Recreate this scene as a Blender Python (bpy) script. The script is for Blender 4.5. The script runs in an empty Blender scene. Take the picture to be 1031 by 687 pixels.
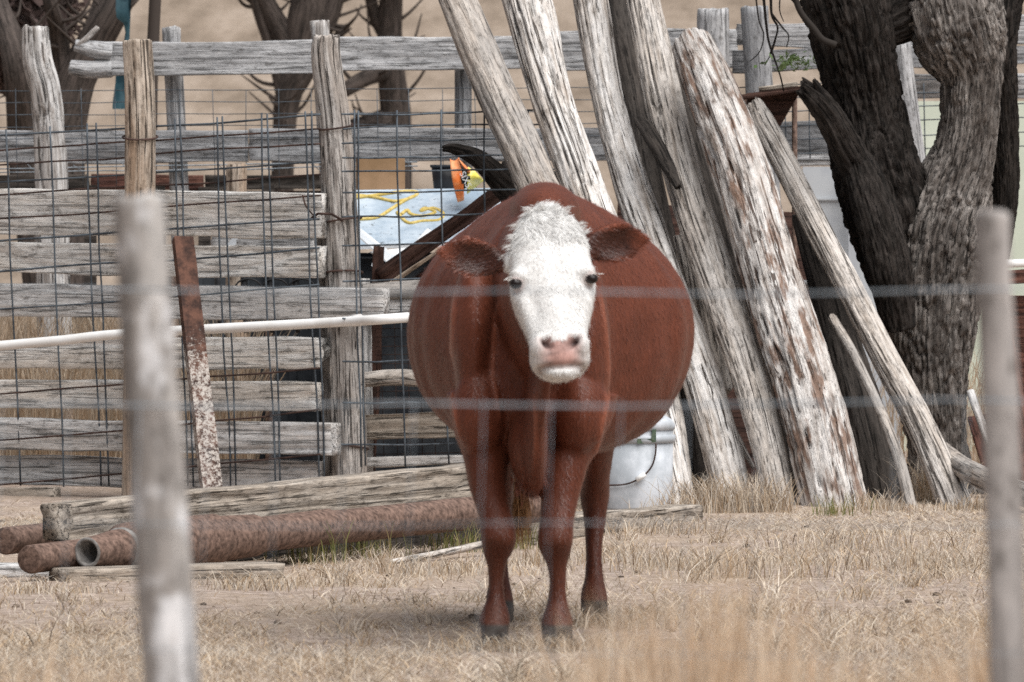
import bpy, math, random
import numpy as np
from mathutils import Vector, Matrix

random.seed(7)
RNG = np.random.default_rng(11)
scene = bpy.context.scene

# ------------------------------------------------------------------ camera
F = 8425.0          # focal length in photograph pixels (about 294 mm on 36 mm)
H = 1.4             # eye height
PX, PY = 515.5, 168.0   # principal column, horizon row
cam_data = bpy.data.cameras.new('camera')
cam = bpy.data.objects.new('camera', cam_data)
scene.collection.objects.link(cam)
cam.location = (0, 0, H)
cam.rotation_euler = (math.radians(90), 0, 0)
cam_data.sensor_width = 36.0
cam_data.lens = F * 36.0 / 1031.0
cam_data.shift_y = -(343.5 - PY) / 1031.0
cam_data.clip_start = 0.5
cam_data.clip_end = 3000
cam_data.dof.use_dof = True
cam_data.dof.focus_distance = 31.0
cam_data.dof.aperture_fstop = 12.0
scene.camera = cam

# ------------------------------------------------------------------ light
SUN_EL, SUN_AZ = 60.0, 40.0     # azimuth: degrees right of straight behind the camera
world = bpy.data.worlds.new('World')
scene.world = world
world.use_nodes = True
wn, wl = world.node_tree.nodes, world.node_tree.links
wn.clear()
sky = wn.new('ShaderNodeTexSky')
sky.sky_type = 'NISHITA'
sky.sun_disc = False
sky.sun_elevation = math.radians(SUN_EL)
sky.sun_rotation = math.radians(180 - SUN_AZ)
sky.dust_density = 3.0
hs = wn.new('ShaderNodeHueSaturation')
hs.inputs['Saturation'].default_value = 0.5
bg = wn.new('ShaderNodeBackground')
bg.inputs['Strength'].default_value = 0.05
wo = wn.new('ShaderNodeOutputWorld')
wl.new(sky.outputs[0], hs.inputs['Color'])
wl.new(hs.outputs[0], bg.inputs['Color'])
wl.new(bg.outputs[0], wo.inputs['Surface'])
sun_data = bpy.data.lights.new('sun', 'SUN')
sun_data.energy = 3.2
sun_data.angle = math.radians(65)
sun_data.color = (1.0, 0.985, 0.965)
sun = bpy.data.objects.new('sun', sun_data)
scene.collection.objects.link(sun)
_e, _a = math.radians(SUN_EL), math.radians(SUN_AZ)
_d = Vector((math.sin(_a) * math.cos(_e), -math.cos(_a) * math.cos(_e), math.sin(_e)))
sun.rotation_euler = _d.to_track_quat('Z', 'Y').to_euler()
sun.location = (3, -5, 12)

scene.view_settings.view_transform = 'Standard'
scene.view_settings.look = 'None'
scene.view_settings.exposure = 0.58
scene.view_settings.gamma = 1.0
scene.view_settings.use_curve_mapping = False
scene.cycles.use_denoising = False
scene.cycles.max_bounces = 6
scene.cycles.diffuse_bounces = 2

# ------------------------------------------------------------------ helpers
def at(px, py, Y):
    return np.array([(px - PX) * Y / F, Y, H - (py - PY) * Y / F])

def mpp(Y):
    return Y / F

def _hash(ix, iy, iz, seed):
    h = (ix.astype(np.int64) * 374761393 + iy.astype(np.int64) * 668265263
         + iz.astype(np.int64) * 2147483647 + seed * 974634) & 0x7fffffff
    h = (h ^ (h >> 13)) * 1274126177 & 0x7fffffff
    h = (h ^ (h >> 16)) * 2246822519 & 0x7fffffff
    return ((h ^ (h >> 15)) & 0xffffff) / float(0xffffff)

def vn(x, y, z, seed=0):
    x, y, z = np.broadcast_arrays(np.asarray(x, float), np.asarray(y, float), np.asarray(z, float))
    fx, fy, fz = np.floor(x), np.floor(y), np.floor(z)
    ux, uy, uz = x - fx, y - fy, z - fz
    ux, uy, uz = [u * u * (3 - 2 * u) for u in (ux, uy, uz)]
    ix, iy, iz = fx.astype(np.int64), fy.astype(np.int64), fz.astype(np.int64)
    r = 0
    for dx in (0, 1):
        for dy in (0, 1):
            for dz in (0, 1):
                w = (ux if dx else 1 - ux) * (uy if dy else 1 - uy) * (uz if dz else 1 - uz)
                r = r + w * _hash(ix + dx, iy + dy, iz + dz, seed)
    return r * 2 - 1

def fbm(x, y, z, seed=0, o=3):
    a, s, t = 1.0, 0, 0
    for i in range(o):
        s = s + a * vn(np.asarray(x) * 2 ** i, np.asarray(y) * 2 ** i, np.asarray(z) * 2 ** i, seed + i * 17)
        t += a
        a *= 0.5
    return s / t

def S(r, g, b):
    return tuple((c / 255 / 12.92 if c / 255 <= 0.04045 else ((c / 255 + 0.055) / 1.055) ** 2.4) for c in (r, g, b)) + (1,)

def tag(o, label=None, cat=None, group=None, kind=None):
    if label: o['label'] = label
    if cat: o['category'] = cat
    if group: o['group'] = group
    if kind: o['kind'] = kind
    return o

def thing(name, label, cat, loc, group=None):
    o = bpy.data.objects.new(name, None)
    o.empty_display_size = 0.1
    scene.collection.objects.link(o)
    o.location = tuple(float(v) for v in loc)
    return tag(o, label, cat, group)

def world_loc(p):
    v = Vector((0, 0, 0))
    while p is not None:
        v += p.location
        p = p.parent
    return v

def obj(name, verts, faces, mat, parent=None, smooth=True, gc=None, col=None, origin=None):
    verts = np.asarray(verts, float)
    if parent is not None:
        off = np.array(world_loc(parent)); loc = (0, 0, 0)
    else:
        if origin is None:
            origin = np.array([(verts[:, 0].min() + verts[:, 0].max()) / 2, (verts[:, 1].min() + verts[:, 1].max()) / 2, verts[:, 2].min()])
        off = np.asarray(origin, float); loc = off
    me = bpy.data.meshes.new(name)
    v = verts - off
    if isinstance(faces, np.ndarray):
        n, k = faces.shape
        me.vertices.add(len(v)); me.vertices.foreach_set('co', v.astype(np.float32).ravel())
        me.loops.add(n * k); me.loops.foreach_set('vertex_index', faces.astype(np.int32).ravel())
        me.polygons.add(n); me.polygons.foreach_set('loop_start', np.arange(0, n * k, k, dtype=np.int32))
        me.update(calc_edges=True); me.validate()
    else:
        me.from_pydata([tuple(q) for q in v], [], [tuple(f) for f in faces]); me.update()
    if smooth:
        me.polygons.foreach_set('use_smooth', np.ones(len(me.polygons), dtype=bool))
    if gc is not None:
        a = me.attributes.new('gc', 'FLOAT_VECTOR', 'POINT')
        a.data.foreach_set('vector', np.asarray(gc, np.float32).ravel())
    if col is not None:
        a = me.attributes.new('col', 'FLOAT_COLOR', 'POINT')
        c = np.asarray(col, np.float32)
        if c.shape[1] == 3: c = np.hstack([c, np.ones((len(c), 1), np.float32)])
        a.data.foreach_set('color', c.ravel())
    if mat: me.materials.append(mat)
    o = bpy.data.objects.new(name, me)
    scene.collection.objects.link(o)
    o.location = tuple(float(q) for q in loc)
    if parent is not None: o.parent = parent
    return o

def spline(P, n):
    P = np.asarray(P, float)
    if len(P) == 2:
        t = np.linspace(0, 1, n)[:, None]
        return P[0] * (1 - t) + P[1] * t
    Q = np.vstack([2 * P[0] - P[1], P, 2 * P[-1] - P[-2]])
    d = np.r_[0, np.cumsum(np.linalg.norm(np.diff(P[:, :3], axis=0), axis=1))]
    out = []
    for s in np.linspace(0, d[-1], n):
        i = min(max(np.searchsorted(d, s, 'right') - 1, 0), len(P) - 2)
        t = (s - d[i]) / max(d[i + 1] - d[i], 1e-9)
        p0, p1, p2, p3 = Q[i], Q[i + 1], Q[i + 2], Q[i + 3]
        out.append(0.5 * (2 * p1 + (p2 - p0) * t + (2 * p0 - 5 * p1 + 4 * p2 - p3) * t ** 2 + (3 * p1 - p0 - 3 * p2 + p3) * t ** 3))
    return np.array(out)

def frames(C):
    T = np.gradient(C, axis=0)
    T /= np.linalg.norm(T, axis=1)[:, None] + 1e-12
    ref = np.array([0, 1.0, 0])
    if abs(T[len(T) // 2] @ ref) > 0.92: ref = np.array([1.0, 0, 0])
    A = np.cross(ref, T); A /= np.linalg.norm(A, axis=1)[:, None] + 1e-12
    B = np.cross(T, A)
    return T, A, B

def grid_faces(nr, na, closed=True):
    i = np.arange(nr - 1)[:, None]
    j = np.arange(na if closed else na - 1)[None, :]
    j2 = (j + 1) % na
    f = np.stack([i * na + j, i * na + j2, (i + 1) * na + j2, (i + 1) * na + j], -1)
    return f.reshape(-1, 4)

def log_geo(P, step=0.02, na=40, seed=0, lump=0.1, streak=0.05, crack=0.12, cf=3.0, jag=(0.02, 0.02), flat=1.0, bark=0.0):
    """P: list of (x,y,z,r).  A round of wood along a bent path, weathered, with end caps."""
    P = np.asarray(P, float)
    L = np.linalg.norm(np.diff(P[:, :3], axis=0), axis=1).sum()
    n = max(int(L / step), 6)
    Q = spline(P, n)
    C, R = Q[:, :3], Q[:, 3]
    T, A, B = frames(C)
    s = np.linspace(0, L, n)[:, None]
    th = np.linspace(0, 2 * np.pi, na, endpoint=False)[None, :]
    cx, cy = np.cos(th), np.sin(th)
    k = seed * 7.3
    f = 1 + lump * fbm(s * 1.6 + k, cx * 1.1, cy * 1.1, seed, 2)
    tw = th + 0.5 * vn(s * 0.7, k, 0.5, seed) + 0.25 * s
    tx, ty = np.cos(tw), np.sin(tw)
    f = f + streak * fbm(s * 2.2 + k, tx * 6, ty * 6, seed + 3, 4) + .25 * streak * fbm(s * 9 + k, tx * 14, ty * 14, seed + 4, 2)
    c = vn(s * 0.8 + k, tx * cf, ty * cf, seed + 5)
    dm = np.clip(vn(s * 1.1 + 9, tx * 1.3, ty * 1.3, seed + 6) * 1.6 + 0.5, 0, 1)
    f = f - crack * np.exp(-(c / 0.06) ** 2) * dm
    c2 = vn(s * 1.7 + k, tx * cf * 2.3, ty * cf * 2.3, seed + 8)
    f = f - 0.4 * crack * np.exp(-(c2 / 0.07) ** 2)
    if bark:
        w = fbm(s * 5 + k, tx * 4 + 0.1 * s, ty * 4, seed + 21, 2) * 0.35
        rd = np.abs(vn(s * 10 + k + 2 * w, tx * 9 + w, ty * 9 + w, seed + 22))
        rd2 = np.abs(vn(s * 24 + k + 2 * w, tx * 19 + w, ty * 19 + w, seed + 23))
        f = f + bark * (np.minimum(rd * 2.6, 1) * 0.7 + np.minimum(rd2 * 2.2, 1) * 0.5 - 0.6)
    r = R[:, None] * f
    V = C[:, None, :] + A[:, None, :] * (r * cx)[..., None] + B[:, None, :] * (r * cy * flat)[..., None]
    j0 = jag[0] * fbm(cx * 2.5, cy * 2.5, k, seed + 31, 3)
    j1 = jag[1] * fbm(cx * 2.5, cy * 2.5, k + 5, seed + 32, 3)
    for q in range(3):
        V[q] += T[q] * (j0[0][:, None]) * (1 - q / 3)
        V[-1 - q] += T[-1 - q] * (j1[0][:, None]) * (1 - q / 3)
    GC = np.stack([np.broadcast_to(s, r.shape), r * cx, r * cy * flat], -1)
    off = np.array([k * 3.1, k * 1.7, k])
    rings = [V]; grings = [GC]
    # end caps: rings shrinking to the centre
    def cap(i, sgn, jg):
        out = []; go = []
        for fr in (0.86, 0.5, 0.12):
            q = V[i].mean(0) + (V[i] - V[i].mean(0)) * fr
            q = q + T[i] * sgn * (0.25 * abs(jg) * (1 - fr) + 0.3 * jg * vn(q[:, 0] * 40, q[:, 1] * 40, q[:, 2] * 40, seed + 41)[:, None] + (0.0 if fr < 0.8 else 0.004))
            out.append(q); g = GC[i].copy(); g[:, 1:] *= fr; go.append(g)
        return out, go
    o0, g0 = cap(0, -1, jag[0]); o1, g1 = cap(n - 1, 1, jag[1])
    allr = np.concatenate([np.array(o0[::-1]), V, np.array(o1)])
    allg = np.concatenate([np.array(g0[::-1]), GC, np.array(g1)])
    m = len(allr)
    faces = grid_faces(m, na)
    verts = allr.reshape(-1, 3); g = allg.reshape(-1, 3)
    faces = [tuple(x) for x in faces] if False else faces
    # close the tiny holes
    f2 = []
    for base in (0, (m - 1) * na):
        for q in range(1, na - 2, 2):
            f2.append((base, base + q, base + q + 1, base + min(q + 2, na - 1)))
    faces = np.vstack([faces, np.array(f2)])
    return verts, faces, g + off

def plog(pts, **kw):
    """points in photograph pixels: (px, py, Y, radius_px)"""
    return log_geo([list(at(p[0], p[1], p[2])) + [p[3] * mpp(p[2])] for p in pts], **kw)

def plank_geo(p0, p1, h, t, seed=0, step=0.03, wob=0.006, tilt=0.0, up=None, ends=(0.008, 0.008), edge=0.012, nh=9):
    """A weathered sawn board from p0 to p1 (centre line), height h, thickness t."""
    p0, p1 = np.asarray(p0, float), np.asarray(p1, float)
    L = np.linalg.norm(p1 - p0); T = (p1 - p0) / L
    Z = np.array([0, 0, 1.0]) if up is None else np.asarray(up, float)
    N = np.cross(T, Z); N /= np.linalg.norm(N)
    U = np.cross(N, T)
    n = max(int(L / step), 4)
    s = np.linspace(0, L, n)
    e = min(0.006, t * 0.25)
    prof = []
    hh = np.linspace(-h / 2 + e, h / 2 - e, nh)
    prof += [(a, t / 2) for a in hh]
    prof += [(h / 2 - e * .3, t / 2 - e * .3), (h / 2, t / 2 - e), (h / 2, 0), (h / 2, -t / 2 + e), (h / 2 - e, -t / 2)]
    prof += [(a, -t / 2) for a in hh[::-1][1:-1:3]]
    prof += [(-h / 2 + e, -t / 2), (-h / 2, -t / 2 + e), (-h / 2, 0), (-h / 2, t / 2 - e), (-h / 2 + e * .3, t / 2 - e * .3)]
    prof = np.array(prof); na = len(prof)
    k = seed * 5.7
    a = prof[:, 0][None, :]; b = prof[:, 1][None, :]; ss = s[:, None]
    top = np.clip(a / (h / 2), -1, 1)
    da = edge * np.sign(top) * np.abs(top) ** 3 * (fbm(ss * 2.2 + k, np.sign(top) * 3, 0.3, seed, 3))
    db = 0.004 * fbm(ss * 2 + k, a * 40, np.sign(b) * 2, seed + 2, 3) * (np.abs(b) > t * 0.4) - 0.010 * np.exp(-(vn(ss * 0.6 + k, a * 18, 1.5, seed + 4) / 0.05) ** 2) * np.sign(b) * (np.abs(a) < h * 0.45)
    mid = wob * fbm(s * 1.3 + k, 0.1, 0.2, seed + 7, 2)
    bow = wob * fbm(s * 1.0 + k, 4.1, 0.2, seed + 8, 2)
    aa = a + da + mid[:, None]; bb = b + db + bow[:, None]
    ds = np.zeros((n, na))
    ds[0] = ends[0] * fbm(prof[:, 0] * 30, prof[:, 1] * 20, k, seed + 11, 2)
    ds[-1] = ends[1] * fbm(prof[:, 0] * 30, prof[:, 1] * 20, k + 2, seed + 12, 2)
    V = p0 + T * (ss + ds)[..., None] + U * aa[..., None] + (-N) * bb[..., None] * -1
    gc = np.stack([np.broadcast_to(ss, aa.shape), aa, bb], -1).reshape(-1, 3) + np.array([k, k * 1.3, k * .7])
    faces = [tuple(f) for f in grid_faces(n, na)]
    faces.append(tuple(range(na))[::-1]); faces.append(tuple((n - 1) * na + q for q in range(na)))
    return V.reshape(-1, 3), faces, gc

def tube_geo(P, r, na=6, n=None, caps=True):
    P = np.asarray(P, float)
    if n is None: n = len(P) if len(P) == 2 else len(P) * 4
    C = spline(P[:, :3], n)
    T, A, B = frames(C)
    R = np.full(n, r) if np.isscalar(r) else np.interp(np.linspace(0, 1, n), np.linspace(0, 1, len(r)), r)
    th = np.linspace(0, 2 * np.pi, na, endpoint=False)
    V = C[:, None, :] + R[:, None, None] * (A[:, None, :] * np.cos(th)[None, :, None] + B[:, None, :] * np.sin(th)[None, :, None])
    faces = [tuple(f) for f in grid_faces(n, na)]
    if caps:
        faces += [tuple(range(na))[::-1], tuple((n - 1) * na + q for q in range(na))]
    return V.reshape(-1, 3), faces

def box_geo(c, sx, sy, sz, rz=0.0):
    x, y, z = sx / 2, sy / 2, sz / 2
    v = np.array([[a, b, d] for d in (-z, z) for a, b in ((-x, -y), (x, -y), (x, y), (-x, y))], float)
    cr, sr = math.cos(rz), math.sin(rz)
    v[:, :2] = v[:, :2] @ np.array([[cr, sr], [-sr, cr]])
    f = [(3, 2, 1, 0), (4, 5, 6, 7), (0, 1, 5, 4), (1, 2, 6, 5), (2, 3, 7, 6), (3, 0, 4, 7)]
    return v + np.asarray(c), f

def slab_geo(quad, t, normal=None, n=1):
    """flat piece with thickness from corner points"""
    q = np.asarray(quad, float)
    nn = np.cross(q[1] - q[0], q[2] - q[0]); nn /= np.linalg.norm(nn)
    k = len(q)
    v = np.vstack([q - nn * t / 2, q + nn * t / 2])
    f = [tuple(range(k))[::-1], tuple(range(k, 2 * k))] + [(i, (i + 1) % k, k + (i + 1) % k, k + i) for i in range(k)]
    return v, f

def join(parts):
    V, Fc, G, b = [], [], [], 0
    for p in parts:
        v, f = p[0], p[1]
        V.append(np.asarray(v)); Fc += [tuple(int(i) + b for i in q) for q in f]; b += len(v)
    return np.vstack(V), Fc

# ------------------------------------------------------------------ materials
class NT:
    def __init__(self, name, rough=0.9):
        self.m = bpy.data.materials.new(name); self.m.use_nodes = True
        self.n, self.l = self.m.node_tree.nodes, self.m.node_tree.links
        self.b = self.n['Principled BSDF']
        self.b.inputs['Roughness'].default_value = rough
        self.b.inputs['Specular IOR Level'].default_value = 0.25
    def attr(self, a):
        x = self.n.new('ShaderNodeAttribute'); x.attribute_name = a; return x
    def coord(self):
        return self.n.new('ShaderNodeTexCoord').outputs['Object']
    def noise(self, vec, scale, detail=4, rough=0.6, dist=0.0):
        m = self.n.new('ShaderNodeVectorMath'); m.operation = 'MULTIPLY'
        m.inputs[1].default_value = scale if isinstance(scale, (tuple, list)) else (scale,) * 3
        self.l.new(vec, m.inputs[0])
        x = self.n.new('ShaderNodeTexNoise'); x.inputs['Scale'].default_value = 1
        x.inputs['Detail'].default_value = detail; x.inputs['Roughness'].default_value = rough
        x.inputs['Distortion'].default_value = dist
        self.l.new(m.outputs[0], x.inputs['Vector'])
        return x.outputs['Fac']
    def ramp(self, fac, stops):
        r = self.n.new('ShaderNodeValToRGB'); e = r.color_ramp.elements
        while len(e) < len(stops): e.new(0.5)
        for q, (p, c) in zip(e, stops):
            q.position = p; q.color = c if not np.isscalar(c) else (c, c, c, 1)
        self.l.new(fac, r.inputs['Fac']); return r.outputs['Color']
    def mix(self, fac, a, b, mode='MIX'):
        x = self.n.new('ShaderNodeMix'); x.data_type = 'RGBA'; x.blend_type = mode
        for s, v in ((x.inputs['Factor'], fac), (x.inputs['A'], a), (x.inputs['B'], b)):
            if isinstance(v, (int, float)): s.default_value = v
            elif isinstance(v, tuple): s.default_value = v
            else: self.l.new(v, s)
        return x.outputs['Result']
    def math(self, op, a, b=None):
        x = self.n.new('ShaderNodeMath'); x.operation = op
        for i, v in enumerate((a, b)):
            if v is None: continue
            if isinstance(v, (int, float)): x.inputs[i].default_value = v
            else: self.l.new(v, x.inputs[i])
        return x.outputs[0]
    def color(self, c):
        if isinstance(c, tuple): self.b.inputs['Base Color'].default_value = c
        else: self.l.new(c, self.b.inputs['Base Color'])
        return self
    def bump(self, h, dist=0.004, strength=0.8):
        b = self.n.new('ShaderNodeBump'); b.inputs['Distance'].default_value = dist; b.inputs['Strength'].default_value = strength
        self.l.new(h, b.inputs['Height']); self.l.new(b.outputs[0], self.b.inputs['Normal'])
        return self

def wood(name, light, mid, dark, warm=None, warm_amt=0.5, fis=0.6, scale=1.0, bump=0.005, warm_pos=0.5, fis_col=None, patch=(1.2, 6, 6), speck=(15, 32, 32)):
    t = NT(name, 0.92); v = t.attr('gc').outputs['Vector']
    n1 = t.noise(v, (3.6 * scale, 40 * scale, 40 * scale), 7, 0.66, 0.5)
    c = t.ramp(n1, [(0.31, dark), (0.45, mid), (0.60, light)])
    n2 = t.noise(v, patch, 4, 0.62)
    if warm is not None:
        c = t.mix(t.math('MULTIPLY', t.ramp(n2, [(warm_pos - .04, 0.0), (warm_pos + .07, 1.0)]), warm_amt), c, warm)
    n4 = t.noise(v, speck, 6, 0.78)
    c = t.mix(0.75, c, t.ramp(n4, [(0.36, (.30, .28, .26, 1)), (0.45, (.95, .95, .95, 1)), (.64, (1.3, 1.28, 1.26, 1))]), 'MULTIPLY')
    n3 = t.noise(v, (2.6 * scale, 85 * scale, 85 * scale), 3, 0.6, 0.5)
    fm = t.ramp(n3, [(0.37, 1.0), (0.43, 0.0)])
    c = t.mix(t.math('MULTIPLY', fm, fis), c, fis_col or tuple(x * 0.28 for x in dark[:3]) + (1,))
    t.color(c)
    hgt = t.math('ADD', n1, t.math('MULTIPLY', fm, -0.6))
    hgt = t.math('ADD', hgt, t.math('MULTIPLY', n4, 0.6))
    t.bump(hgt, bump * 1.8, 1.0)
    return t.m

def plain(name, c1, c2, scale=12, rough=0.7, bump=0.0, metallic=0.0, detail=5, lo=0.42, hi=0.58):
    t = NT(name, rough); v = t.coord()
    n = t.noise(v, scale, detail, 0.65)
    t.color(t.ramp(n, [(lo, c1), (hi, c2)]))
    t.b.inputs['Metallic'].default_value = metallic
    if bump: t.bump(n, bump, 0.8)
    return t.m

M = {}
M['plank'] = wood('weathered_plank_wood', (.74, .73, .71, 1), (.62, .61, .59, 1), (.32, .305, .29, 1), (.56, .48, .39, 1), .4, .6)
M['plank2'] = wood('weathered_grey_plank_wood', (.64, .635, .63, 1), (.50, .495, .49, 1), (.24, .235, .23, 1), (.47, .41, .35, 1), .3, .65)
M['post'] = wood('split_post_wood', (.52, .45, .38, 1), (.34, .28, .225, 1), (.11, .08, .06, 1), (.36, .25, .17, 1), .6, .9)
M['postgrey'] = wood('grey_split_post_wood', (.50, .475, .45, 1), (.33, .305, .285, 1), (.11, .095, .085, 1), (.36, .30, .25, 1), .4, .9)
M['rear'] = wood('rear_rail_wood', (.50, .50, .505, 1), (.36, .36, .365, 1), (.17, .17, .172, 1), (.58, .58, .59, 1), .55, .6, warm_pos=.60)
M['rearblue'] = wood('blue_grey_rail_wood', (.36, .365, .375, 1), (.26, .262, .27, 1), (.12, .12, .125, 1), None, 0, .6)  # darker blue-grey wood of some rear rails and posts
M['stump'] = wood('pale_stump_wood', (.62, .61, .60, 1), (.40, .375, .355, 1), (.10, .075, .06, 1), None, 0, .8)
M['beam'] = wood('rough_timber_wood', (.46, .41, .355, 1), (.29, .25, .21, 1), (.10, .08, .062, 1), (.36, .30, .24, 1), .4, .8, 1.1)
M['logtan'] = wood('tan_log_wood', (.51, .465, .42, 1), (.37, .325, .285, 1), (.14, .115, .095, 1), (.29, .28, .27, 1), .6, .8)
M['logwhite'] = wood('white_log_wood', (.74, .72, .70, 1), (.56, .53, .50, 1), (.20, .16, .13, 1), (.36, .285, .22, 1), .4, 1.0)
M['loggrey'] = wood('grey_log_wood', (.62, .585, .55, 1), (.46, .425, .39, 1), (.15, .125, .105, 1), (.44, .375, .315, 1), .35, .9)
M['logdark'] = wood('dark_log_wood', (.065, .055, .048, 1), (.036, .03, .026, 1), (.012, .010, .008, 1), (.055, .048, .043, 1), .5, .8)  # near-black wood; the added gap fillers take their shade tone from it
M['logbark'] = wood('half_barked_log_wood', (.68, .655, .63, 1), (.50, .465, .435, 1), (.17, .12, .09, 1), (.19, .115, .08, 1), .9, .9, .7, .009, .535, (.07, .042, .03, 1), (4.5, 20, 20))
M['bark'] = wood('dark_tree_bark', (.038, .031, .027, 1), (.019, .0155, .013, 1), (.006, .005, .004, 1), (.055, .046, .041, 1), .5, .8, 1.2, .012, patch=(5, 12, 12))
M['barkgrey'] = wood('grey_tree_bark', (.37, .34, .315, 1), (.205, .182, .165, 1), (.03, .024, .02, 1), (.08, .066, .058, 1), .6, .8, 1.2, .012, patch=(2.5, 4, 4))
M['fore'] = wood('foreground_post_wood', (.43, .41, .39, 1), (.27, .25, .235, 1), (.11, .095, .085, 1), (.66, .66, .67, 1), .9, .4, .4, .004, .545, None, (8, 13, 13))
M['forer'] = wood('foreground_grey_post_wood', (.40, .375, .36, 1), (.28, .258, .245, 1), (.13, .108, .095, 1), (.38, .355, .34, 1), .5, .4, .4, .004, .53, None, (7, 12, 12))
M['far'] = wood('far_tree_bark', (.085, .068, .06, 1), (.055, .044, .038, 1), (.022, .018, .016, 1), None, 0, .5)
M['redwood'] = wood('reddish_board_wood', (.16, .075, .055, 1), (.10, .045, .035, 1), (.05, .025, .02, 1), None, 0, .5)
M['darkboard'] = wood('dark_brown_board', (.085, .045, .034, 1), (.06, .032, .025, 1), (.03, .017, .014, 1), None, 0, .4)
M['wire'] = plain('galvanised_wire', (.040, .048, .058, 1), (.10, .12, .14, 1), 9, .6)
M['wirerust'] = plain('rusty_wire', (.035, .022, .019, 1), (.085, .052, .043, 1), 9, .8)
M['wirefore'] = plain('weathered_fence_wire', (.17, .20, .225, 1), (.30, .33, .36, 1), 20, .6)
M['pvc'] = plain('white_plastic_pipe', (.72, .71, .69, 1), (.82, .82, .81, 1), 5, .4)
M['rust'] = plain('rusted_steel', (.055, .034, .026, 1), (.235, .155, .122, 1), 48, .85, .004, lo=.34, hi=.66)
M['rustlight'] = plain('scaled_pipe_bore', (.16, .15, .14, 1), (.30, .285, .27, 1), 30, .85, .002)
M['bucket'] = plain('white_bucket_plastic', (.40, .43, .46, 1), (.60, .63, .67, 1), 5, .45)
M['bucketgreen'] = plain('worn_green_plastic', (.05, .085, .06, 1), (.10, .13, .09, 1), 30, .7)
M['black'] = plain('black_plastic', (.014, .014, .016, 1), (.03, .03, .033, 1), 8, .5)
M['rope'] = plain('yellow_rope_fibre', (.50, .37, .09, 1), (.66, .52, .20, 1), 60, .8)
M['sheet'] = plain('pale_blue_sheet_metal', (.36, .44, .52, 1), (.54, .61, .67, 1), 3.5, .5)
t = NT('pale_blue_sheet_metal', .5); v = t.coord()
c_ = t.ramp(t.noise(v, 3.5, 6, .7), [(.4, (.30, .38, .46, 1)), (.6, (.52, .59, .65, 1))])
c_ = t.mix(t.ramp(t.noise(v, 26, 6, .8), [(.58, 0.0), (.64, .8)]), c_, (.06, .06, .06, 1))
t.color(c_); M['sheet'] = t.m
M['scrap'] = plain('white_painted_metal', (.68, .72, .76, 1), (.84, .86, .87, 1), 4, .4)
M['card'] = plain('brown_cardboard', (.26, .16, .085, 1), (.34, .21, .12, 1), 5, .9)
M['orange'] = plain('orange_bag_plastic', (.80, .19, .04, 1), (.85, .36, .16, 1), 14, .45)
M['yellow'] = plain('yellow_bag_plastic', (.80, .70, .10, 1), (.85, .80, .38, 1), 14, .45)
M['darkmetal'] = plain('dark_blue_grey_metal', (.018, .022, .028, 1), (.045, .052, .06, 1), 4, .7)
M['wallgrey'] = plain('pale_grey_wall_paint', (.42, .44, .47, 1), (.50, .52, .54, 1), 3, .8)
M['wallgreen'] = plain('pale_green_wall_paint', (.58, .63, .52, 1), (.67, .71, .60, 1), 2.5, .8)
M['tarp'] = plain('teal_tarpaulin', (.012, .04, .055, 1), (.035, .085, .105, 1), 5, .6)
M['leaf'] = plain('green_leaflet', (.13, .21, .07, 1), (.25, .34, .14, 1), 9, .8)
M['white'] = plain('white_print', (.75, .76, .75, 1), (.82, .82, .82, 1), 4, .6)

def _peeling():
    t = NT('peeling_white_paint_on_rust', 0.8); v = t.coord()
    n = t.noise(v, 55, 9, 0.85); n2 = t.noise(v, 14, 6, 0.7)
    sep = t.n.new('ShaderNodeSeparateXYZ'); t.l.new(v, sep.inputs[0])
    g = t.math('MULTIPLY', t.math('SUBTRACT', 0.62, sep.outputs['Z']), 0.9)
    g = t.math('MINIMUM', t.math('MAXIMUM', g, -0.5), 0.012)
    f = t.math('ADD', n, g)
    c = t.ramp(n2, [(.4, (.035, .018, .014, 1)), (.6, (.13, .062, .042, 1))])
    c = t.mix(t.ramp(f, [(.47, 0.0), (.55, 1.0)]), c, (.47, .43, .39, 1))
    t.color(c); t.bump(f, .003, .8)
    return t.m
M['peel'] = _peeling()

def _ground():
    t = NT('dry_dirt', 0.95); v = t.coord()
    n1 = t.noise(v, 1.1, 5, .6); n2 = t.noise(v, 14, 6, .7); n3 = t.noise(v, 70, 3, .6)
    c = t.ramp(n2, [(.3, (.17, .13, .105, 1)), (.5, (.35, .275, .225, 1)), (.62, (.50, .415, .36, 1))])
    c = t.mix(t.ramp(n1, [(.45, 0.0), (.6, 0.5)]), c, (.40, .31, .225, 1))
    c = t.mix(.45, c, t.ramp(n3, [(.3, (.5, .48, .46, 1)), (.6, (1.1, 1.1, 1.1, 1))]), 'MULTIPLY')
    # the open hillside beyond is covered with dry grass
    sep = t.n.new('ShaderNodeSeparateXYZ'); t.l.new(v, sep.inputs[0])
    far = t.math('MULTIPLY', t.math('SUBTRACT', sep.outputs['Y'], 42.0), .2)
    hill = t.ramp(t.noise(v, (2.4, .35, 2.4), 6, .65), [(.3, (.17, .13, .095, 1)), (.5, (.27, .212, .162, 1)), (.7, (.37, .30, .24, 1))])
    fr = t.n.new('ShaderNodeClamp'); t.l.new(far, fr.inputs[0])
    c = t.mix(fr.outputs[0], c, hill)
    t.color(c); t.bump(t.math('ADD', n2, t.math('MULTIPLY', n3, .4)), .02, .7)
    return t.m
M['ground'] = _ground()

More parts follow.
